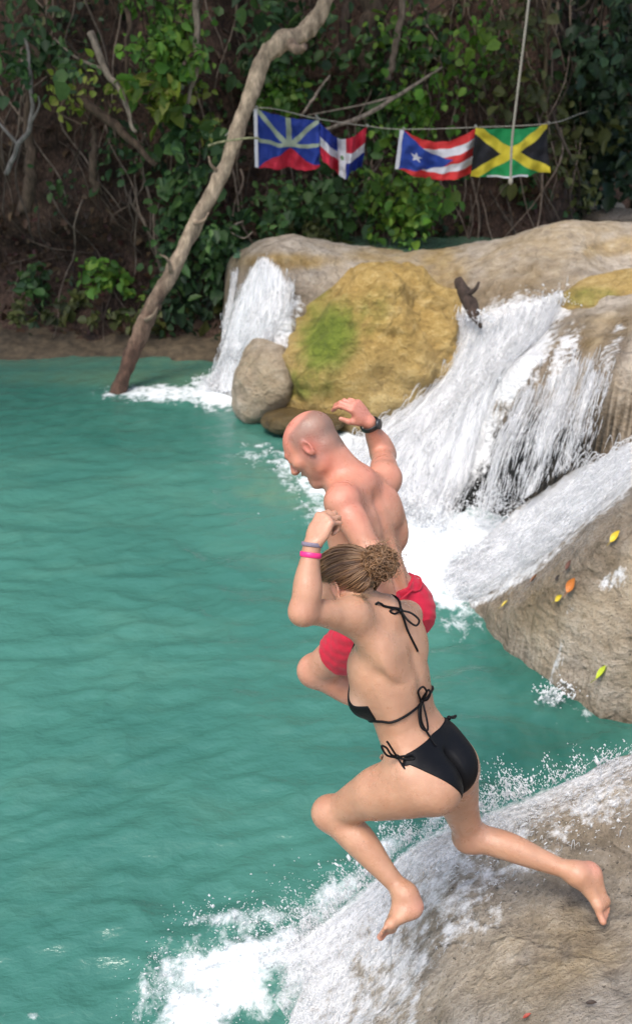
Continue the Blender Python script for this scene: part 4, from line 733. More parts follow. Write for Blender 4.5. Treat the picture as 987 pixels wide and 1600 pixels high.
WATCHM = simple('watch_rubber', (.012, .013, .012), .45, .2, 200); PINKM = simple('pink_silicone', (.85, .03, .20), .4, .05); GREYM = simple('woven_grey_lilac', (.20, .17, .22), .8, .3, 400)
def eyes(parent, T, s):
    for x in (-1, 1):
        V, F = sphere(T(x*.031, .084, .011), .0122*s, 14); obj('eye', V, F, EYEW, parent)
def band(c, axis, up, rx, ry, width, th, n=48):
    """a flat band round a wrist"""
    ax = nrm(axis); u = nrm(up-ax*np.dot(up, ax)); w = np.cross(ax, u); V = []; F = []
    prof = [(-.5, 0), (-.42, 1), (0, 1.15), (.42, 1), (.5, 0), (.42, -.2), (-.42, -.2)]; m = len(prof)
    for i in range(n):
        a = 2*pi*i/n
        for (p, q) in prof: V.append(c+ax*p*width+u*cos(a)*(rx+q*th)+w*sin(a)*(ry+q*th))
    for i in range(n):
        for j in range(m): F.append((i*m+j, i*m+(j+1) % m, ((i+1) % n)*m+(j+1) % m, ((i+1) % n)*m+j))
    return np.array(V), F
def region_mesh(fd, off, reg, lo, hi, h=None, relax_it=3):
    """clothing: the body's own surface grown by off, limited to a region (reg < 0 inside)"""
    i0 = np.clip(np.floor((np.asarray(lo)-fd.o)/fd.h).astype(int), 0, fd.n-1); i1 = np.clip(np.ceil((np.asarray(hi)-fd.o)/fd.h).astype(int), 1, fd.n)
    sl = tuple(slice(a, b) for a, b in zip(i0, i1)); h = fd.h/2
    g = [np.arange(i0[k]*2, (i1[k]-1)*2+1)*h+fd.o[k] for k in range(3)]; X, Y, Z = np.meshgrid(*g, indexing='ij'); Q = np.stack([X, Y, Z], -1)
    D = fd.sample(Q); sh = D-off; D2 = np.maximum(sh, reg(Q)); D2 = np.maximum(D2, -(D+.006))
    V, F = surfnet(D2.astype(np.float32), A(*[q[0] for q in g]), h); V = relax(V, F, relax_it); return V, F

# ---- woman
wp, wn = P(668, 1192, 3.17), P(584, 947, 3.10)                      # pelvis centre, neck base
U = nrm(wn-wp); Fd = A(-.82, .572, 0.); F_, U, Lf = frame(Fd, U); HT = np.linalg.norm(wn-wp)
lo = P(455, 1090, 3.1); 
WF = Field(A(-.20, 2.28, .72), A(1.08, 3.38, 2.98), .0048)
T = lambda l, f, h: wp+l*Lf+f*F_+h*U
sc = HT/.54
WF.put(loft(wp, U, F_, Lf, [x*sc for x in (-.11, -.08, -.02, .05, .10, .15, .21, .29, .40, .475, .51, .54)],
            [.06, .11, .140, .146, .132, .119, .123, .124, .116, .100, .075, .05],
            [.05, .075, .088, .098, .102, .104, .106, .106, .085, .060, .045, .04],
            [.05, .070, .085, .082, .068, .060, .068, .082, .088, .078, .060, .045],
            [0, 0, 0, 0, .006, .012, .008, .0, .0, .0, .005, .01]), .02)
for x in (-1, 1):
    WF.put(ell(T(x*.062, -.046, -.045*sc), (.074, .076, .090), Lf, F_, U), .03)                                  # buttocks
    WF.put(ell(T(x*.072, .098, .262*sc), (.058, .052, .056), Lf, F_, U), .03)                                    # breasts
    WF.put(ell(T(x*.088, .045, .335*sc), (.048, .070, .105), Lf, F_, U), .04)
    WF.put(ell(T(x*.078, -.062, .395*sc), (.050, .020, .066), Lf, F_, U), .03)                                   # shoulder blades
    WF.put(limb(T(x*.02, -.03, .50*sc), P(549, 962, 2.985)+A(.008, .01, 0) if x > 0 else T(-.14, -.02, .455*sc), [.044, .040, .040]), .04)                       # trapezius
# left arm (near), raised
wsh, wel, wwr = P(549, 962, 2.985), P(474, 955, 2.86), P(487, 853, 2.86)
WF.put(ell(wsh, (.047,)*3), .03); WF.put(limb(T(.085, -.03, .42*sc), wsh, [.042, .044]), .04)
WF.put(limb(wsh, wel, [.048, .047, .044, .041, .038, .036], [0, .003, .004, .0, 0, 0], -U), .03)
WF.put(ell(wel+cv(-.003, -.004, 0), (.038,)*3), .02)
WF.put(limb(wel, wwr, [.038, .043, .043, .036, .029, .0265], [0, .004, .003, 0, 0, 0], cv(1, 0, -.3)), .02)
hd_ = nrm(P(509, 808, 2.87)-wwr)
hand(WF, wwr, hd_, cv(-.62, .15, -.75), -1, curl=(.95, 1.0, 1.05, 1.15), s=1.06, spread=.12, r=.94, thumb=(.55, .45, .5))
# right arm (far), held forward of the chest
rsh, rel, rwr = T(-.150, .02, .440*sc), T(-.150, .09, .20*sc), T(-.11, .17, .03*sc)
WF.put(ell(rsh, (.052,)*3), .03); WF.put(limb(rsh, rel, [.050, .047, .042, .038]), .03); WF.put(limb(rel, rwr, [.040, .042, .036, .026]), .02)
hand(WF, rwr, nrm(F_*.5-U*.6), -Lf, 1, curl=(.9, .9, .9, .9), s=.92)
# neck and head
whc = P(541, 918, 3.07)
whf, whu = cv(-.80, -.30, .50), cv(-.22, .93, .12)
hF, hU, hL = frame(whf, whu)
WF.put(limb(wn+U*-.02-F_*.01, whc-hF*.022-hU*.03, [.060, .052, .050, .054]), .03)
WT, wfr = head(WF, whc, whf, whu, .96, mouth=.3)
# legs
lh, lk, la = T(.088, .0, -.01), P(516, 1271, 3.33), P(634, 1398, 3.24)
WF.put(limb(lh, lk, [.088, .090, .085, .076, .067, .057, .051], [0, 0, .004, .006, .004, 0, 0], cv(-.3, 1, 0)), .04)
WF.put(limb(T(.070, -.046, -.05), lh+(lk-lh)*.4, [.076, .080, .074]), .04)
WF.put(ell(lk+cv(-.010, .004, 0), (.048, .048, .050)), .03)
WF.put(limb(lk, la, [.052, .054, .056, .050, .040, .033, .030], [0, .006, .012, .010, .004, 0, 0], cv(.6, .35, -.4)), .03)
foot(WF, la, P(664, 1421, 3.22), P(592, 1467, 3.18), cv(-.5, .55, .5), 1.0, 1)
rh, rk, ra = T(-.088, .0, -.01), P(733, 1306, 3.42), P(900, 1364, 3.33)
WF.put(limb(rh, rk, [.085, .086, .080, .072, .063, .055, .050]), .04)
WF.put(limb(T(-.066, -.046, -.05), rh+(rk-rh)*.45, [.074, .074, .066]), .04)
WF.put(ell(rk+cv(-.006, -.006, 0), (.047,)*3), .03)
WF.put(limb(rk, ra, [.048, .048, .049, .045, .038, .032, .029], [0, .006, .010, .008, .003, 0, 0], cv(.2, 1, -.3)), .03)
RTOE = P(952, 1440, 3.30); RHEEL = P(929, 1348, 3.33)
foot(WF, ra, RHEEL, RTOE, cv(-.75, -.05, .6), 1.0, -1)
# back: spine furrow, waist hollow
def furrow(o, U, F_, Lf, depth, h0, h1, w=.016):
    def f(Q):
        q = Q-o; l = q@Lf; h = q@U; b = q@F_; return depth*np.exp(-(l/w)**2)*sstep(h0, h0+.06, h)*(1-sstep(h1-.08, h1, h))*(b < 0)
    return f
WF.warp(T(0, 0, .28), .32, furrow(wp, U, F_, Lf, .006, .05, .44, .022))
WF.warp(T(0, 0, -.06), .14, lambda Q: .016*np.exp(-(((Q-wp)@Lf)/.010)**2)*(1-sstep(.0, .07, (Q-wp)@U))*(((Q-wp)@F_) < 0))
V, Fc = surfnet(WF.D, WF.o, WF.h); V = relax(V, Fc, 3)
def wskin(V):
    q = V-wp; h = q@U; c = np.tile(A(.50, .275, .170), (len(V), 1)); n = fbm(V[:, 0], V[:, 1], V[:, 2], .12, 3)[:, None]
    c = c*(1+.16*n); n2 = fbm(V[:, 0]+4, V[:, 1], V[:, 2], .035, 3)[:, None]; c = c*(1+n2*A(.06, .10, .11))
    def spot(p, r, col, k): w = np.exp(-(np.linalg.norm(V-p, axis=1)/r)**2)[:, None]*k; c[:] = c*(1-w)+A(*col)*w
    pale = A(.66, .44, .34)                                                    # untanned skin beside the swimsuit
    w = (np.exp(-((h-.24*sc)/.06)**2)*sstep(.03, .09, q@F_)*.75)[:, None]; c[:] = c*(1-w)+pale*w
    spot(wel, .055, (.60, .26, .18), .5); spot(lk, .07, (.55, .27, .18), .45); spot(rk, .07, (.55, .27, .18), .4)
    Rm_ = np.random.default_rng(5)
    for _ in range(11): spot(V[Rm_.integers(0, len(V))], .0028, (.20, .10, .065), .7)
    for _ in range(26): spot(V[Rm_.integers(0, len(V))], Rm_.uniform(.02, .06), (.54, .25, .165), .2)
    for p in (P(593, 1466, 3.2), P(658, 1418, 3.22), RTOE, RHEEL): spot(p, .05, (.60, .26, .20), .55)
    spot(P(505, 812, 2.85), .06, (.60, .29, .21), .4); spot(WT(.076, -.004, 0), .03, (.62, .25, .17), .6); spot(WT(0, .1, -.058), .018, (.50, .14, .12), .7)
    return c
woman = obj('person', V, Fc, SKIN, None, col=wskin(V))
tag(woman, 'woman in black string bikini leaping from the near ledge, fist beside her head', 'person', 'people jumping into the pool')
eyes(woman, WT, .93)
# bikini bottom: below a hip line, above the leg line
def wreg(Q):
    q = Q-wp; l = q@Lf; h = q@U; f = q@F_; al = np.abs(l)
    top = .090+.012*np.cos(np.clip(l/.15, -1.5, 1.5))*(f < 0)-.018*(f > 0.03)-.03*sstep(.12, .16, al)
    leg = np.where(f < 0.03, -.13+.20*np.clip(al/.140, 0, 1)**1.5, .0+.75*al)
    return np.maximum(h-top, leg-h)*.8
V, Fc = region_mesh(WF, .0032, wreg, T(0, 0, .0)-.24, T(0, 0, .0)+.24)
obj('bikini_bottom', V, Fc, BLACK, woman)
def wreg2(Q):
    q = Q-wp; l = q@Lf; h = q@U; f = q@F_; x = np.abs(np.abs(l)-.080); hh = h/sc
    return np.maximum.reduce([.205-hh+.0*x, (x-.068*(1-sstep(.225, .36, hh)*.9)), hh-.36, .045-f, f-.17])*.8
V, Fc = region_mesh(WF, .0035, wreg2, T(0, .1, .28)-.22, T(0, .1, .28)+.22)
obj('bikini_top', V, Fc, BLACK, woman)
def cord(pts, r=.0036, proj=None, n=40, name='cord', par=None, mat=None, field=None):
    p = smooth_path(pts, n); fd = field or WF
    if proj is not None: p = fd.project(p, proj); p = smooth_path(p[::2], n)
    return tube(p, r, 8)
mb = MB()                                                               # back band, halter, their bows
h0 = .205*sc
for pts, pr, r in (([T(.085, .10, h0-.005), T(.155, .03, h0+.0), T(.125, -.06, h0-.005), T(.06, -.10, h0-.006), T(.0, -.10, h0-.004), T(-.07, -.10, h0), T(-.15, -.03, h0), T(-.09, .1, h0)], .003, .0040),
                   ([T(.075, .12, .36*sc), T(.068, .075, .48*sc), T(.055, .02, .53*sc), T(.02, -.05, .525*sc), T(-.01, -.075, .512*sc)], .003, .0040),
                   ([T(-.075, .12, .36*sc), T(-.068, .075, .48*sc), T(-.055, .02, .53*sc), T(-.03, -.05, .525*sc), T(-.01, -.075, .512*sc)], .003, .0040)):
    mb.add(*cord(pts, r, pr, 48))
def bow(k, dirs, r=.0034):
    for pts in dirs: mb.add(*cord([k]+[k+q for q in pts], r, None, 30))
    mb.add(*sphere(k, .008, 8))
kn = WF.project(T(-.005, -.09, .512*sc)[None], .006)[0]; kb = WF.project(T(.002, -.11, h0)[None], .007)[0]
bow(kn, [[cv(.03, -.006, -.012), cv(.055, -.028, -.014), cv(.045, -.045, -.012), cv(.02, -.028, -.01), cv(.0, 0, 0)], [cv(-.02, .008, -.015), cv(-.035, .0, -.02), cv(-.02, -.008, -.015), cv(0, 0, 0)]])
mb.add(*cord([kn, kn+cv(.03, -.045, 0), kn+cv(.06, -.095, 0), kn+cv(.083, -.135, 0)], .0036, .004, 30))
bow(kb, [[cv(.012, .03, -.02), cv(.0, .05, -.03), cv(-.015, .035, -.03), cv(-.005, .005, -.01)], [cv(.014, .008, -.02), cv(.022, .028, -.03), cv(.016, .04, -.03), cv(0, .01, -.01)],
         [cv(-.012, -.03, -.02), cv(-.006, -.075, -.026), cv(.014, -.088, -.022), cv(.014, -.06, -.02), cv(.002, -.005, -.01)]])
mb.add(*cord([kb, kb+cv(.004, -.05, -.012), kb+cv(.02, -.11, 0), kb+cv(.04, -.15, 0)], .0036, .005, 30))
mb.build('tie_cord', BLACK, woman)
mb = MB(); kt = WF.project(P(613, 1186, 3.0)[None], .006)[0]                      # side bows of the bikini bottom
bow(kt, [[cv(-.02, .012, -.02), cv(-.035, .035, -.03), cv(-.05, .04, -.03), cv(-.035, .012, -.025), cv(-.005, 0, -.01)], [cv(-.015, .025, -.02), cv(-.03, .05, -.03), cv(-.035, .055, -.03)],
         [cv(.02, .006, -.015), cv(.045, .008, -.01), cv(.05, -.004, -.01), cv(.02, -.004, -.01), cv(0, 0, 0)]])
mb.add(*cord([kt, kt+cv(.02, -.03, -.01), kt+cv(.045, -.065, -.01), kt+cv(.066, -.085, -.012)], .0034, None, 30))
mb.build('side_tie', BLACK, woman); mb = MB(); kr = WF.project(P(708, 1114, 3.25)[None], .007)[0]
bow(kr, [[cv(.012, .004, .0), cv(.022, .008, 0), cv(.018, .0, .0), cv(0, 0, 0)], [cv(.008, .004, 0), cv(.020, .006, 0)]], .003)
mb.build('side_tie', BLACK, woman)
# wristbands
for (px, py, nm, mt, w, th) in ((486, 862, 'pink_wristband', PINKM, .016, .002), (489, 841, 'woven_wristband', GREYM, .012, .0015)):
    c = P(px, py, 2.86); ax = nrm(wwr-wel); d = WF.sample(c[None])[0]
    V, Fc = band(wwr+ax*(.0 if nm[0] == 'w' else -.03)+ax*.004, ax, cv(0, 0, -1), .0290-(.0 if nm[0] == 'p' else .0005), .0295, w, th); obj(nm, V, Fc, mt, woman)
# hair: cap, combed locks to the bun, curly bun
def hairlocks():
    mb = MB(); R = np.random.default_rng(3); bunc = WT(0, -.122, .050); s = .93
    def skull(th, ph, k=1.): return WT(*(A(sin(th)*.078*k, -.008+cos(th)*cos(ph)*.101*k, .040+cos(th)*sin(ph)*.085*k)))
    cols = [A(.12, .058, .024), A(.17, .088, .038), A(.09, .043, .018), A(.22, .125, .058)]
    # start points along the hair line (front and sides) -> bun
    for i in range(900):
        t = R.uniform(-1, 1); a = t*pi*.5
        # hairline from nape (left) over forehead to nape (right), param by angle
        hl = [(-.052, -.085, -.055), (-.072, -.045, -.028), (-.080, .012, .022), (-.064, .058, .040), (-.040, .080, .078), (0, .086, .092), (.040, .080, .078), (.064, .058, .040), (.080, .012, .022), (.072, -.045, -.028), (.052, -.085, -.055)]
        x = (t+1)/2*10; i0 = min(int(x), 9); f = x-i0; p0 = A(*hl[i0])*(1-f)+A(*hl[i0+1])*f; adv = R.uniform(0, .55); b = A(0, -.118, .055)
        def onskull(p, k):
            q = p-A(0, -.010, .036); q = q/A(.078, .101, .090); q = q/np.linalg.norm(q)*k; return A(0, -.010, .036)+q*A(.078, .101, .090)
        pts = []; lift = R.uniform(1.0, 1.10)+.03*sin(t*13); wob = R.uniform(-.004, .004, 3)
        for u in np.linspace(adv, 1, 7):
            p = p0*(1-u)+b*u; k = lift+.05*sin(pi*u); pts.append(WT(*(onskull(p, k)+wob*sin(u*9+i))))
        V, F = tube(smooth_path(pts, 14), [.0008, .0022, .0026, .0020, .0012], 5); mb.add(V, F, cols[R.integers(4)]*R.uniform(.8, 1.2))
    V, F = sphere(WT(0, -.010, .037), 1., 24); q = (V-WT(0, -.010, .037)); V = WT(0, -.010, .037)+(q@np.eye(3))
    loc = q; V = WT(0, -.010, .037)+.96*(loc[:, [0]]*.080*hL+loc[:, [1]]*.102*hF+loc[:, [2]]*.094*hU)
    y = loc[:, 1]; z = loc[:, 2]; keep = (z > -.70+0*y) & ((z > y*1.25+.05) | (z > .55)) & ~((y > -.15) & (z < .18))
    F = [f for f in F if all(keep[list(f)])]; mb.add(V, F, A(.08, .045, .02))
    # bun: curls
    for i in range(900):
        c = R.normal(size=3); c /= np.linalg.norm(c); rad = R.uniform(.55, 1.0); ctr = bunc+(.052*rad*c*A(1, 1, .95))-hF*.018; n = c+R.normal(size=3)*.5; n /= np.linalg.norm(n)
        a = nrm(np.cross(n, R.normal(size=3))); b2 = np.cross(n, a); rr = R.uniform(.008, .017); tt = np.linspace(0, R.uniform(1.2, 2.3)*pi, 14)
        pts = ctr+rr*(np.cos(tt)[:, None]*a+np.sin(tt)[:, None]*b2)+n*np.linspace(-.006, .006, 14)[:, None]
        V, F = tube(pts, [.0006, .0019, .0019, .0006], 5); mb.add(V, F, (A(.17, .085, .036) if i % 3 else A(.27, .15, .07))*R.uniform(.6, 1.2))
    V, F = sphere(bunc-hF*.018, .046, 12); mb.add(V, F, A(.11, .06, .03))
    for i in range(320):                                                   # loose wisps
        p = bunc+R.normal(size=3)*.026-hF*.02; d = nrm(R.normal(size=3)-hU*.4-hF*.6); e = nrm(R.normal(size=3)); l = R.uniform(.025, .06)
        tt = np.linspace(0, 1, 12)[:, None]; V, F = tube(p+d*l*tt+e*.008*np.sin(tt*9), [.0008, .0007, .0003], 4); mb.add(V, F, A(.30, .18, .10))
    for i in range(36):
        p = WT(R.uniform(.045, .07), R.uniform(-.09, -.05), R.uniform(-.055, -.03)); d = nrm(-hU*.6-hF*.8+R.normal(size=3)*.5)
        tt = np.linspace(0, 1, 10)[:, None]; V, F = tube(p+d*.03*tt+hL*.004*np.sin(tt*6), [.001, .0008, .0004], 4); mb.add(V, F, A(.24, .15, .08))
    return mb
hairlocks().build('hair', HAIRM, woman)
print('woman', len(woman.data.vertices))

# ---- man
mp, mn = P(610, 960, 3.68), P(544, 750, 3.54)
U = nrm(mn-mp); F_, U, Lf = frame(A(-.77, .64, 0.), U); HT = np.linalg.norm(mn-mp); sc = HT/.56
MF = Field(A(-.30, 2.75, .95), A(.62, 4.25, 2.75), .0052)
T2 = lambda l, f, h: mp+l*Lf+f*F_+h*U*sc
MF.put(loft(mp, U, F_, Lf, [x*sc for x in (-.10, -.06, 0, .06, .13, .20, .28, .36, .43, .49, .53, .56)],
            [.08, .13, .145, .140, .133, .132, .140, .152, .154, .126, .085, .06], [.06, .08, .09, .095, .10, .105, .108, .108, .095, .07, .05, .045],
            [.06, .085, .092, .085, .074, .074, .086, .102, .106, .092, .068, .05], [0, 0, 0, 0, .005, .01, .005, 0, 0, 0, .005, .012]), .02)
for x in (-1, 1):
    MF.put(ell(T2(x*.066, -.045, -.03), (.080, .075, .085), Lf, F_, U), .03)
    MF.put(ell(T2(x*.090, -.080, .41), (.052, .028, .078), Lf, F_, U), .018)
    MF.put(ell(T2(x*.036, -.064, .20), (.024, .028, .15), Lf, F_, U), .02)                    # erector muscles
    MF.put(ell(T2(x*.135, -.02, .33), (.035, .065, .11), Lf, F_, U), .03)                     # flank muscle
    MF.put(limb(T2(x*.02, -.035, .535), (P(537, 784, 3.40)) if x > 0 else T2(-.145, -.01, .48), [.054, .046, .042]), .04)
msh, mel, mwr = P(533, 787, 3.385), P(582, 868, 3.33), P(562, 922, 3.36)
MF.put(limb(T2(.05, -.03, .47), msh+cv(.01, .012, 0), [.046, .044, .040]), .05); MF.put(limb(T2(.05, .0, .55), msh+cv(0, .012, 0), [.044, .040, .036]), .05); MF.put(limb(T2(.09, -.03, .36), msh, [.054, .044]), .05)
MF.put(limb(msh, mel, [.050, .053, .052, .048, .044, .041], [0, .004, .005, .003, 0, 0], cv(.6, .5, -.4)), .008)
MF.put(limb(mel, mwr, [.046, .050, .046, .034, .029]), .02); hand(MF, mwr, cv(.12, -1, .15), cv(-.2, .3, -.9), 1, curl=(.4, .4, .4, .4))
nsh, nel, nwr = T2(-.180, -.005, .49), P(598, 710, 3.98), P(576, 660, 3.86)
MF.put(ell(nsh, (.060,)*3), .03); MF.put(limb(nsh, nel, [.060, .057, .053, .049, .045, .042], [0, .004, .006, .004, 0, 0], cv(0, 1, 0)), .03)
MF.put(ell(nel+cv(.006, -.004, 0), (.040,)*3), .03)
MF.put(limb(nel, nwr, [.042, .048, .046, .038, .031, .029], [0, .004, .004, 0, 0, 0], cv(1, 0, 0)), .03)
hand(MF, nwr, nrm(P(552, 633, 3.82)-nwr), cv(.45, .35, -.8), -1, curl=(.62, .72, .8, .85), s=1.1, thumb=(.75, .5, .3), spread=.08)
mhc = P(490, 699, 3.52); mhf, mhu = cv(-.70, -.66, .30), cv(-.62, .76, .08)
gF, gU, gL = frame(mhf, mhu)
MF.put(limb(mn-U*.02-F_*.012, mhc-gF*.032-gU*.022, [.082, .070, .064, .066]), .04)
MT, mfr = head(MF, mhc, mhf, mhu, 1.03, male=True, mouth=1.)
lh, lk, la = T2(.092, .01, -.01), P(492, 1048, 3.92), P(636, 1112, 3.95)
MF.put(limb(lh, lk, [.098, .096, .088, .078, .068, .062]), .04); MF.put(ell(lk+cv(-.006, 0, 0), (.056,)*3), .03)
MF.put(limb(lk, la, [.060, .064, .066, .058, .044, .036], [0, .005, .010, .008, .002, 0], cv(.2, -1, 0)), .03)
foot(MF, la, la+cv(.03, -.06, .0), la+cv(.10, -.24, .02), cv(-.2, .3, .9), 1.1)
rh, rk, ra = T2(-.092, .01, -.01), P(590, 1078, 4.0), P(650, 1160, 4.1)
MF.put(limb(rh, rk, [.098, .094, .084, .072, .062]), .04); MF.put(limb(rk, ra, [.058, .062, .054, .036]), .03)
foot(MF, ra, ra+cv(.02, -.04, .0), ra+cv(-.01, -.22, .12), cv(-.6, .3, .6), 1.1)
MF.warp(T2(0, 0, .25), .36, furrow(mp, U, F_, Lf, .009, .02, .52, .020))
V, Fc = surfnet(MF.D, MF.o, MF.h); V = relax(V, Fc, 3)
def mskin(V):
    q = V-mp; h = (q@U)/sc; n = fbm(V[:, 0], V[:, 1], V[:, 2], .10, 3)[:, None]
    c = np.tile(A(.56, .285, .185), (len(V), 1))*(1+.16*n); n2 = fbm(V[:, 0]+4, V[:, 1], V[:, 2], .045, 3)[:, None]; c = c*(1+n2*A(.10, .22, .24))
    w = (sstep(.30, .52, h)*.40*(1+.5*n[:, 0]))[:, None]; c = c*(1-w)+A(.60, .215, .145)*w               # sunburnt shoulders and neck
    q = V-mhc; x, y, z = q@gL, q@gF, q@gU; inh = (np.linalg.norm(q, axis=1) < .17)
    top = (sstep(.03, .09, z+.45*y)*inh)[:, None]; c = c*(1-.55*top)+A(.68, .23, .17)*.55*top
    sh = (sstep(.055, .02, y)*sstep(-.085, -.05, z)*(1-sstep(.075, .10, z+.2*y))*inh*.85*(.85+.5*n[:, 0]))[:, None]; c = c*(1-sh)+A(.17, .115, .085)*sh   # stubble of the shaved hair
    bd = (sstep(-.02, -.05, z)*sstep(.02, .05, y)*inh*.42)[:, None]; c = c*(1-bd)+A(.26, .17, .13)*bd
    def spot(p, r, col, k): w = np.exp(-(np.linalg.norm(V-p, axis=1)/r)**2)[:, None]*k; c[:] = c*(1-w)+A(*col)*w
    spot(MT(.078, -.004, 0), .03, (.66, .20, .15), .7); spot(MT(0, .09, -.066), .014, (.12, .02, .02), .8)
    Rm_ = np.random.default_rng(6)
    for _ in range(26): spot(V[Rm_.integers(0, len(V))], .0035, (.18, .08, .055), .8)
    for _ in range(40): spot(V[Rm_.integers(0, len(V))], Rm_.uniform(.02, .055), (.60, .19, .13), .33)
    for x_ in (-1, 1): spot(MT(x_*.031, .10, .034), .012, (.16, .09, .06), .6)
    spot(P(552, 636, 3.82), .09, (.66, .25, .19), .5); spot(lk, .08, (.58, .27, .19), .4); return c
man = obj('person', V, Fc, SKIN, None, col=mskin(V))
tag(man, 'bald man in red swim trunks in mid air behind the woman, arm flung up', 'person', 'people jumping into the pool')
eyes(man, MT, 1.03)
# trunks: grown pelvis and upper left thigh, with folds
def folds(Q): return .0010*np.sin((Q@nrm(cv(.5, 1, 0)))*190+4*np.sin(Q[..., 0]*25))+.003*noise(Q[..., 0]*30, Q[..., 1]*30, Q[..., 2]*30)
LH, LK, RH, RK = lh, lk, rh, rk
lh2, lk2 = T2(.092, .01, -.01), P(492, 1048, 3.92)
def mreg(Q):
    q = Q-mp; h = (q@U)/sc; top = .100-.02*((q@F_) > 0)
    g = []
    for a, b in ((lh2, lk2), (rh, rk)): v = b-a; g.append(((Q-a)@v)/(v@v)-.60)
    q1 = np.linalg.norm(np.cross(Q-lh2, nrm(lk2-lh2)), axis=-1); q2 = np.linalg.norm(np.cross(Q-rh, nrm(rk-rh)), axis=-1)
    leg = np.minimum(np.maximum(g[0]*.3, q1-.14), np.maximum(g[1]*.3, q2-.14)); bod = np.maximum(-h-.02, 0)
    return np.maximum(h-top, np.where(h < -.02, leg, -1.))*.9
D0 = MF.D.copy(); sl, Q = MF.region(mp-.42, mp+.42, 0); MF.D[sl] += folds(Q).astype(np.float32)
V, Fc = region_mesh(MF, .009, mreg, mp-.42, mp+.42); MF.D = D0
obj('swim_trunks', V, Fc, RED, man)
pth = MF.project(np.array([T2(.2*cos(a), .15*sin(a), .088) for a in np.linspace(0, 2*pi, 60)]), .013); mb = MB(); mb.add(*tube(pth, .004, 6)); mb.build('waistband', RED, man)
ax = nrm(nel-nwr); wc = nwr+ax*.012; wt = empty('wristwatch', (0, 0, 0), None, None); wt.parent = man; wt.location = tuple(wc-A(*man.location))
V, Fc = band(wc, ax, cv(0, 0, -1), .035, .036, .022, .0035); obj('strap', V, Fc, WATCHM, wt)
fn = nrm(cv(.55, .35, -.75)-ax*np.dot(cv(.55, .35, -.75), ax)); side = np.cross(ax, fn); mb = MB()
p0 = wc+fn*.036; mb.add(*tube([p0-fn*.004, p0+fn*.001, p0+fn*.008, p0+fn*.009], [.019, .021, .020, .0165], 28)); mb.build('watch_case', simple('watch_steel', (.035, .037, .04), .3, .2), wt)
print('man', len(man.data.vertices))
# ---------------------------------------------------------------- flags, ropes, driftwood, fallen leaves
FLAGM, t, b, o = newmat('flag_cloth'); c = attr(t, 'Col', True); w = nz(t, 700, 2); L(t, mixc(t, 1., c, ramp(t, nz(t, 9, 3), [(.3, (.85,)*3), (.7, (1.1,)*3)]), 'MULTIPLY'), b.inputs['Base Color']); b.inputs['Roughness'].default_value = .75; bump(t, b, w, .2, .002)
tr_ = N(t, 'ShaderNodeBsdfTranslucent'); L(t, c, tr_.inputs[0]); mx = N(t, 'ShaderNodeMixShader'); mx.inputs[0].default_value = .25; L(t, b.outputs[0], mx.inputs[1]); L(t, tr_.outputs[0], mx.inputs[2]); L(t, mx.outputs[0], o.inputs[0])
BL, RD, WH, YL, GR, BK, PY_ = (.012, .04, .28), (.55, .018, .045), (.72, .72, .75), (.68, .56, .04), (.01, .28, .08), (.010, .010, .014), (.36, .42, .30)
def sdl(u, v, a, b): a = A(*a); b = A(*b); d = b-a; t = np.clip(((u-a[0])*d[0]+(v-a[1])*d[1])/(d@d), 0, 1); return np.hypot(u-a[0]-t*d[0], v-a[1]-t*d[1])
def flag(label, corners, fn, seed, wave=.03, sag=0., head=None, nu=190, nv=120, ripple=3.):
    """corners: top-left, top-right, bottom-right, bottom-left; (u, v) runs right and down in units of the width"""
    u, v = np.meshgrid(np.linspace(0, 1, nu), np.linspace(0, 1, nv), indexing='ij'); u = u.ravel(); v = v.ravel(); tl, tr2, br, bl = [PY(*q) for q in corners]
    V = (tl*(1-u)[:, None]+tr2*u[:, None])*(1-v)[:, None]+(bl*(1-u)[:, None]+br*u[:, None])*v[:, None]
    V[:, 2] -= sag*np.sin(u*pi)*(1-.25*v); V[:, 1] += wave*(np.sin(u*ripple*pi+seed+v*1.2)+.5*np.sin(u*ripple*2.3*pi+v*3+seed))*(.35+.65*v)+.05*noise(u*4.2, v*2.6, seed)+.025*noise(u*9, v*5, seed+4)
    V[:, 2] += .035*noise(u*3.3, v*1.2, seed+9)*v+.014*noise(u*7., v*2, seed+2); V[:, 0] += .02*noise(u*2, v*4, seed+6)*v
    c = np.array(fn(u, v)); F = gridF(nu, nv); root = empty('flag', tl, label, 'flag', 'flags strung in a line across the bank')
    obj('cloth', V, F, FLAGM, root, col=c)
    if head:
        a = np.linspace(0, 1, 20)[:, None]; p = tl*(1-a)+bl*a; e = nrm(tr2-tl); mb = MB(); W_ = head; q = np.vstack([p-e*W_, p+e*.006]); q[:, 1] -= .004; mb.add(np.vstack([q, q+A(0, .006, 0)]), [(i, i+1, 21+i, 20+i) for i in range(19)]+[(40+20+i, 41+20+i, 41+i, 40+i) for i in range(19)]+[(i+40, i+41, i+1, i) for i in range(19)], WH); mb.build('header', FLAGM, root, smooth=False)
    for q in (tl, tr2): mb = MB(); mb.add(*tube([q+A(-.015, -.01, .01), q+A(0, -.02, .03), q+A(.015, -.01, .01), q+A(0, .01, -.005)], .006, 6), (.5, .5, .45)); mb.build('corner_tie', FLAGM, root)
    return root
def sel(conds, n):
    c = np.zeros((n, 3))
    for m, col in conds: c[m] = col
    return c
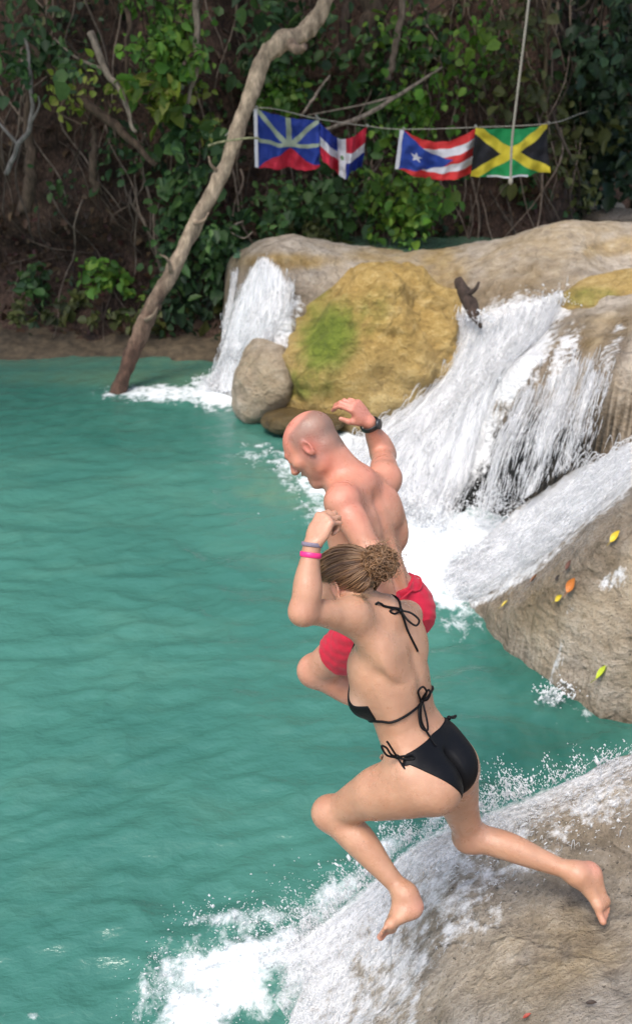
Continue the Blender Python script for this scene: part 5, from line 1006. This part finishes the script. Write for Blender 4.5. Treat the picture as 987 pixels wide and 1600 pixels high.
def f_rays(u, v):
    al = np.ones_like(u, bool); cx, cy = .52, .56; c = [(al, BL), ((v > cy+np.abs(u-cx)*.72) | (v > .93+0*u), RD)]
    c[1] = (v > cy+.02+np.abs(u-cx)*.80, RD)
    for e in ((-.02, -.02), (.5, -.06), (1.02, -.02), (-.05, .52), (1.05, .52)): c.append(((sdl(u, v, (cx, cy-.03), e) < .042) & (v < cy), PY_))
    return sel(c, len(u))
def f_cross(u, v):
    w = .085; q1 = (u < .5) ^ (v > .5); c = [(q1, (.010, .03, .26)), (~q1, RD), ((np.abs(u-.5) < w) | (np.abs(v-.5) < w*1.4), WH), (np.hypot((u-.5)*1.5, v-.5) < .06, (.12, .22, .10))]; return sel(c, len(u))
def f_star(u, v):
    k = np.minimum((v*5).astype(int), 4); c = [(k % 2 == 0, (.62, .03, .03)), (k % 2 == 1, WH), (u*1.45 < 1.05-np.abs(v-.5)*2.1+0*u, (.02, .06, .33))]
    x = (u-.215)*1.5; y = .5-v; a = np.arctan2(x, y); r = np.hypot(x, y); kk = np.mod(a, 2*pi/5); kk = np.minimum(kk, 2*pi/5-kk); R1, r1 = .135, .052
    A1 = A(R1, 0); B1 = A(r1*cos(pi/5), r1*sin(pi/5)); px_, py_2 = r*np.cos(kk), r*np.sin(kk); side = (B1[0]-A1[0])*(py_2-A1[1])-(B1[1]-A1[1])*(px_-A1[0]); c.append((side > 0, WH)); return sel(c, len(u))
def f_saltire(u, v):
    d = np.minimum(sdl(u, v*.6, (0, 0), (1, .6)), sdl(u, v*.6, (0, .6), (1, 0))); q = np.abs(v-.5) > np.abs(u-.5); c = [(q, GR), (~q, BK), (d < .058, YL), ((v > .965) & (u > .22) & (u < .72), WH)]; return sel(c, len(u))
FY = 12.0
flag('blue flag with pale rays and a red wedge, first from the left', [(401, 170, FY), (498, 188, FY), (500, 262, FY), (403, 262, FY)], f_rays, 1., .06, .03, .035)
flag('crumpled red, white and blue quartered flag, second from the left', [(494, 184, FY+.05), (573, 198, FY+.15), (566, 262, FY+.2), (503, 250, FY)], f_cross, 2.4, .14, .18, ripple=4.)
flag('red and white striped flag with a white star on a blue triangle', [(630, 203, FY+.05), (742, 201, FY), (738, 272, FY), (622, 264, FY)], f_star, 3.2, .085, .14, .04)
flag('green and black flag with a yellow diagonal cross, last on the right', [(742, 199, FY), (856, 194, FY+.1), (858, 270, FY+.05), (732, 277, FY-.05)], f_saltire, 4.4, .08, .03)
ROPEM = simple('rope_fibre', (.30, .28, .23), .9, .3, 60, .6)
line = smooth_path([PY(352, 212, 11.45), PY(401, 169, FY), PY(498, 186, FY), PY(573, 197, FY+.13), PY(630, 202, FY+.05), PY(742, 199, FY), PY(856, 193, FY+.1), PY(905, 178, 13.6), PY(960, 160, 15.2)], 120)
mb = MB(); mb.add(*tube(line, .0055, 6)); tag(mb.build('flag_line', ROPEM), 'thin cord from the leaning trunk that carries the four flags', 'cord')
r0 = smooth_path([PY(832, -60, 10.6), PY(822, 30, 10.62), PY(806, 160, 10.7), PY(799, 225, 10.75), PY(797, 283, 10.8)], 260); root = empty('swing_rope', r0[-1], 'long pale swing rope hanging down in front of the green and yellow flag', 'rope')
for ph in (0, 2*pi/3, 4*pi/3):
    k = np.linspace(0, 170, 260)+ph; mb = MB(); mb.add(*tube(r0+.006*np.stack([np.cos(k), np.sin(k), 0*k], 1), .0075, 6), (1, 1, 1)); mb.build('strand', ROPEM, root)
V, F = sphere(r0[-1], .024, 10, (1, 1, 1.6)); obj('knot', V, F, ROPEM, root)
# driftwood wedged in the channel
root = empty('driftwood', G(748, 512, 1.05), 'dark wet log wedged at the top of the main fall', 'driftwood'); p = smooth_path([PY(716, 436, 9.75), PY(728, 462, 9.6), PY(740, 488, 9.45), PY(751, 512, 9.3)], 40)
V, F = tube(p, [.04, .065, .07, .05, .012], 16); q = fbm(V[:, 0], V[:, 1], V[:, 2], .12, 4); V += (V-np.repeat(p, 16, 0))*(q*.7)[:, None]; obj('log', V, F, BARK, root, col=A(.055, .035, .025)+0*V)
mb = MB(); mb.add(*tube(smooth_path([PY(730, 460, 9.55), PY(742, 452, 9.5), PY(748, 440, 9.5)], 10), [.03, .012], 7), A(.06, .04, .03)); mb.build('stub', BARK, root)
LF2 = attrmat('fallen_leaf', .5, 90, .3, .3)
def leaf(label, px, py, rock, size, ang, col, z):
    """marches down the line of sight to the rock face and lays the leaf on its local slope"""
    r = ray(px, py); ks = np.arange(1.6, 9, .004); Q = CO+ks[:, None]*r; h = rock.z(Q[:, 0], Q[:, 1]); hit = np.argmax((Q[:, 2] < h) & (h > -.05)); p = Q[hit]; e = .05
    gx = (rock.raw(A(p[0]+e), A(p[1]))-rock.raw(A(p[0]-e), A(p[1])))[0]/(2*e); gy = (rock.raw(A(p[0]), A(p[1]+e))-rock.raw(A(p[0]), A(p[1]-e)))[0]/(2*e)
    n = nrm(A(-np.clip(gx, -1.5, 1.5), -np.clip(gy, -1.5, 1.5), 1)); p = p+n*(.006+.22*size)-0*r; a0 = nrm(np.cross(A(-sin(radians(ang)), cos(radians(ang)), 0), n)); b0 = np.cross(n, a0)
    u = np.linspace(0, 1, 13); w = .34*np.sin(u*pi)**.8*(1-.35*u); V = []; F = []
    for i, (a, b_) in enumerate(zip(u, w)):
        for s_ in (-1, -.5, 0, .5, 1): V.append(p+a0*(a-.5)*size+b0*s_*b_*size+n*(.20*size*abs(s_)**1.5*sin(a*3)+.5*size*(a-.5)**2))
    for i in range(12):
        for j in range(4): F.append((i*5+j, i*5+j+1, i*5+j+6, i*5+j+5))
    V = np.array(V); root = empty('fallen_leaf', p, label, 'leaf', 'fallen leaves on the rocks'); obj('blade', V, F, LF2, root, col=A(*col)+0*V)
    mb = MB(); mb.add(*tube(V[0]+np.linspace(0, 1, 4)[:, None]*(n*.2-a0)*size*.35, size*.02, 5), A(*col)*.6); mb.build('stalk', LF2, root)
leaf('yellow leaf high on the right rock, near the photo edge', 965, 842, low, .085, 20, (.62, .45, .03), .98)
leaf('orange brown leaf in the middle of the right rock', 897, 916, low, .10, 25, (.48, .16, .03), .7)
leaf('yellow leaf just below the orange one', 876, 936, low, .06, -10, (.55, .42, .03), .6)
leaf('pale yellow leaf close to the waterline of the right rock', 792, 947, low, .06, 10, (.58, .45, .08), .25)
leaf('yellow green leaf low on the right rock', 948, 1056, low, .105, 15, (.42, .50, .03), .5)
leaf('dark brown leaf above the orange leaf', 893, 886, low, .07, 40, (.10, .04, .025), .75)
leaf('reddish brown leaf left of the orange leaf', 838, 908, low, .07, 15, (.22, .10, .05), .45)
leaf('small black brown leaf on the right rock, left of the brown one', 874, 905, low, .045, 10, (.03, .02, .015), .62)
leaf('tiny red leaf at the bottom edge of the near ledge', 826, 1594, near, .03, 20, (.30, .05, .03), .85)
leaf('dark twig like leaf low on the near ledge', 925, 1575, near, .035, -15, (.05, .035, .025), .95)
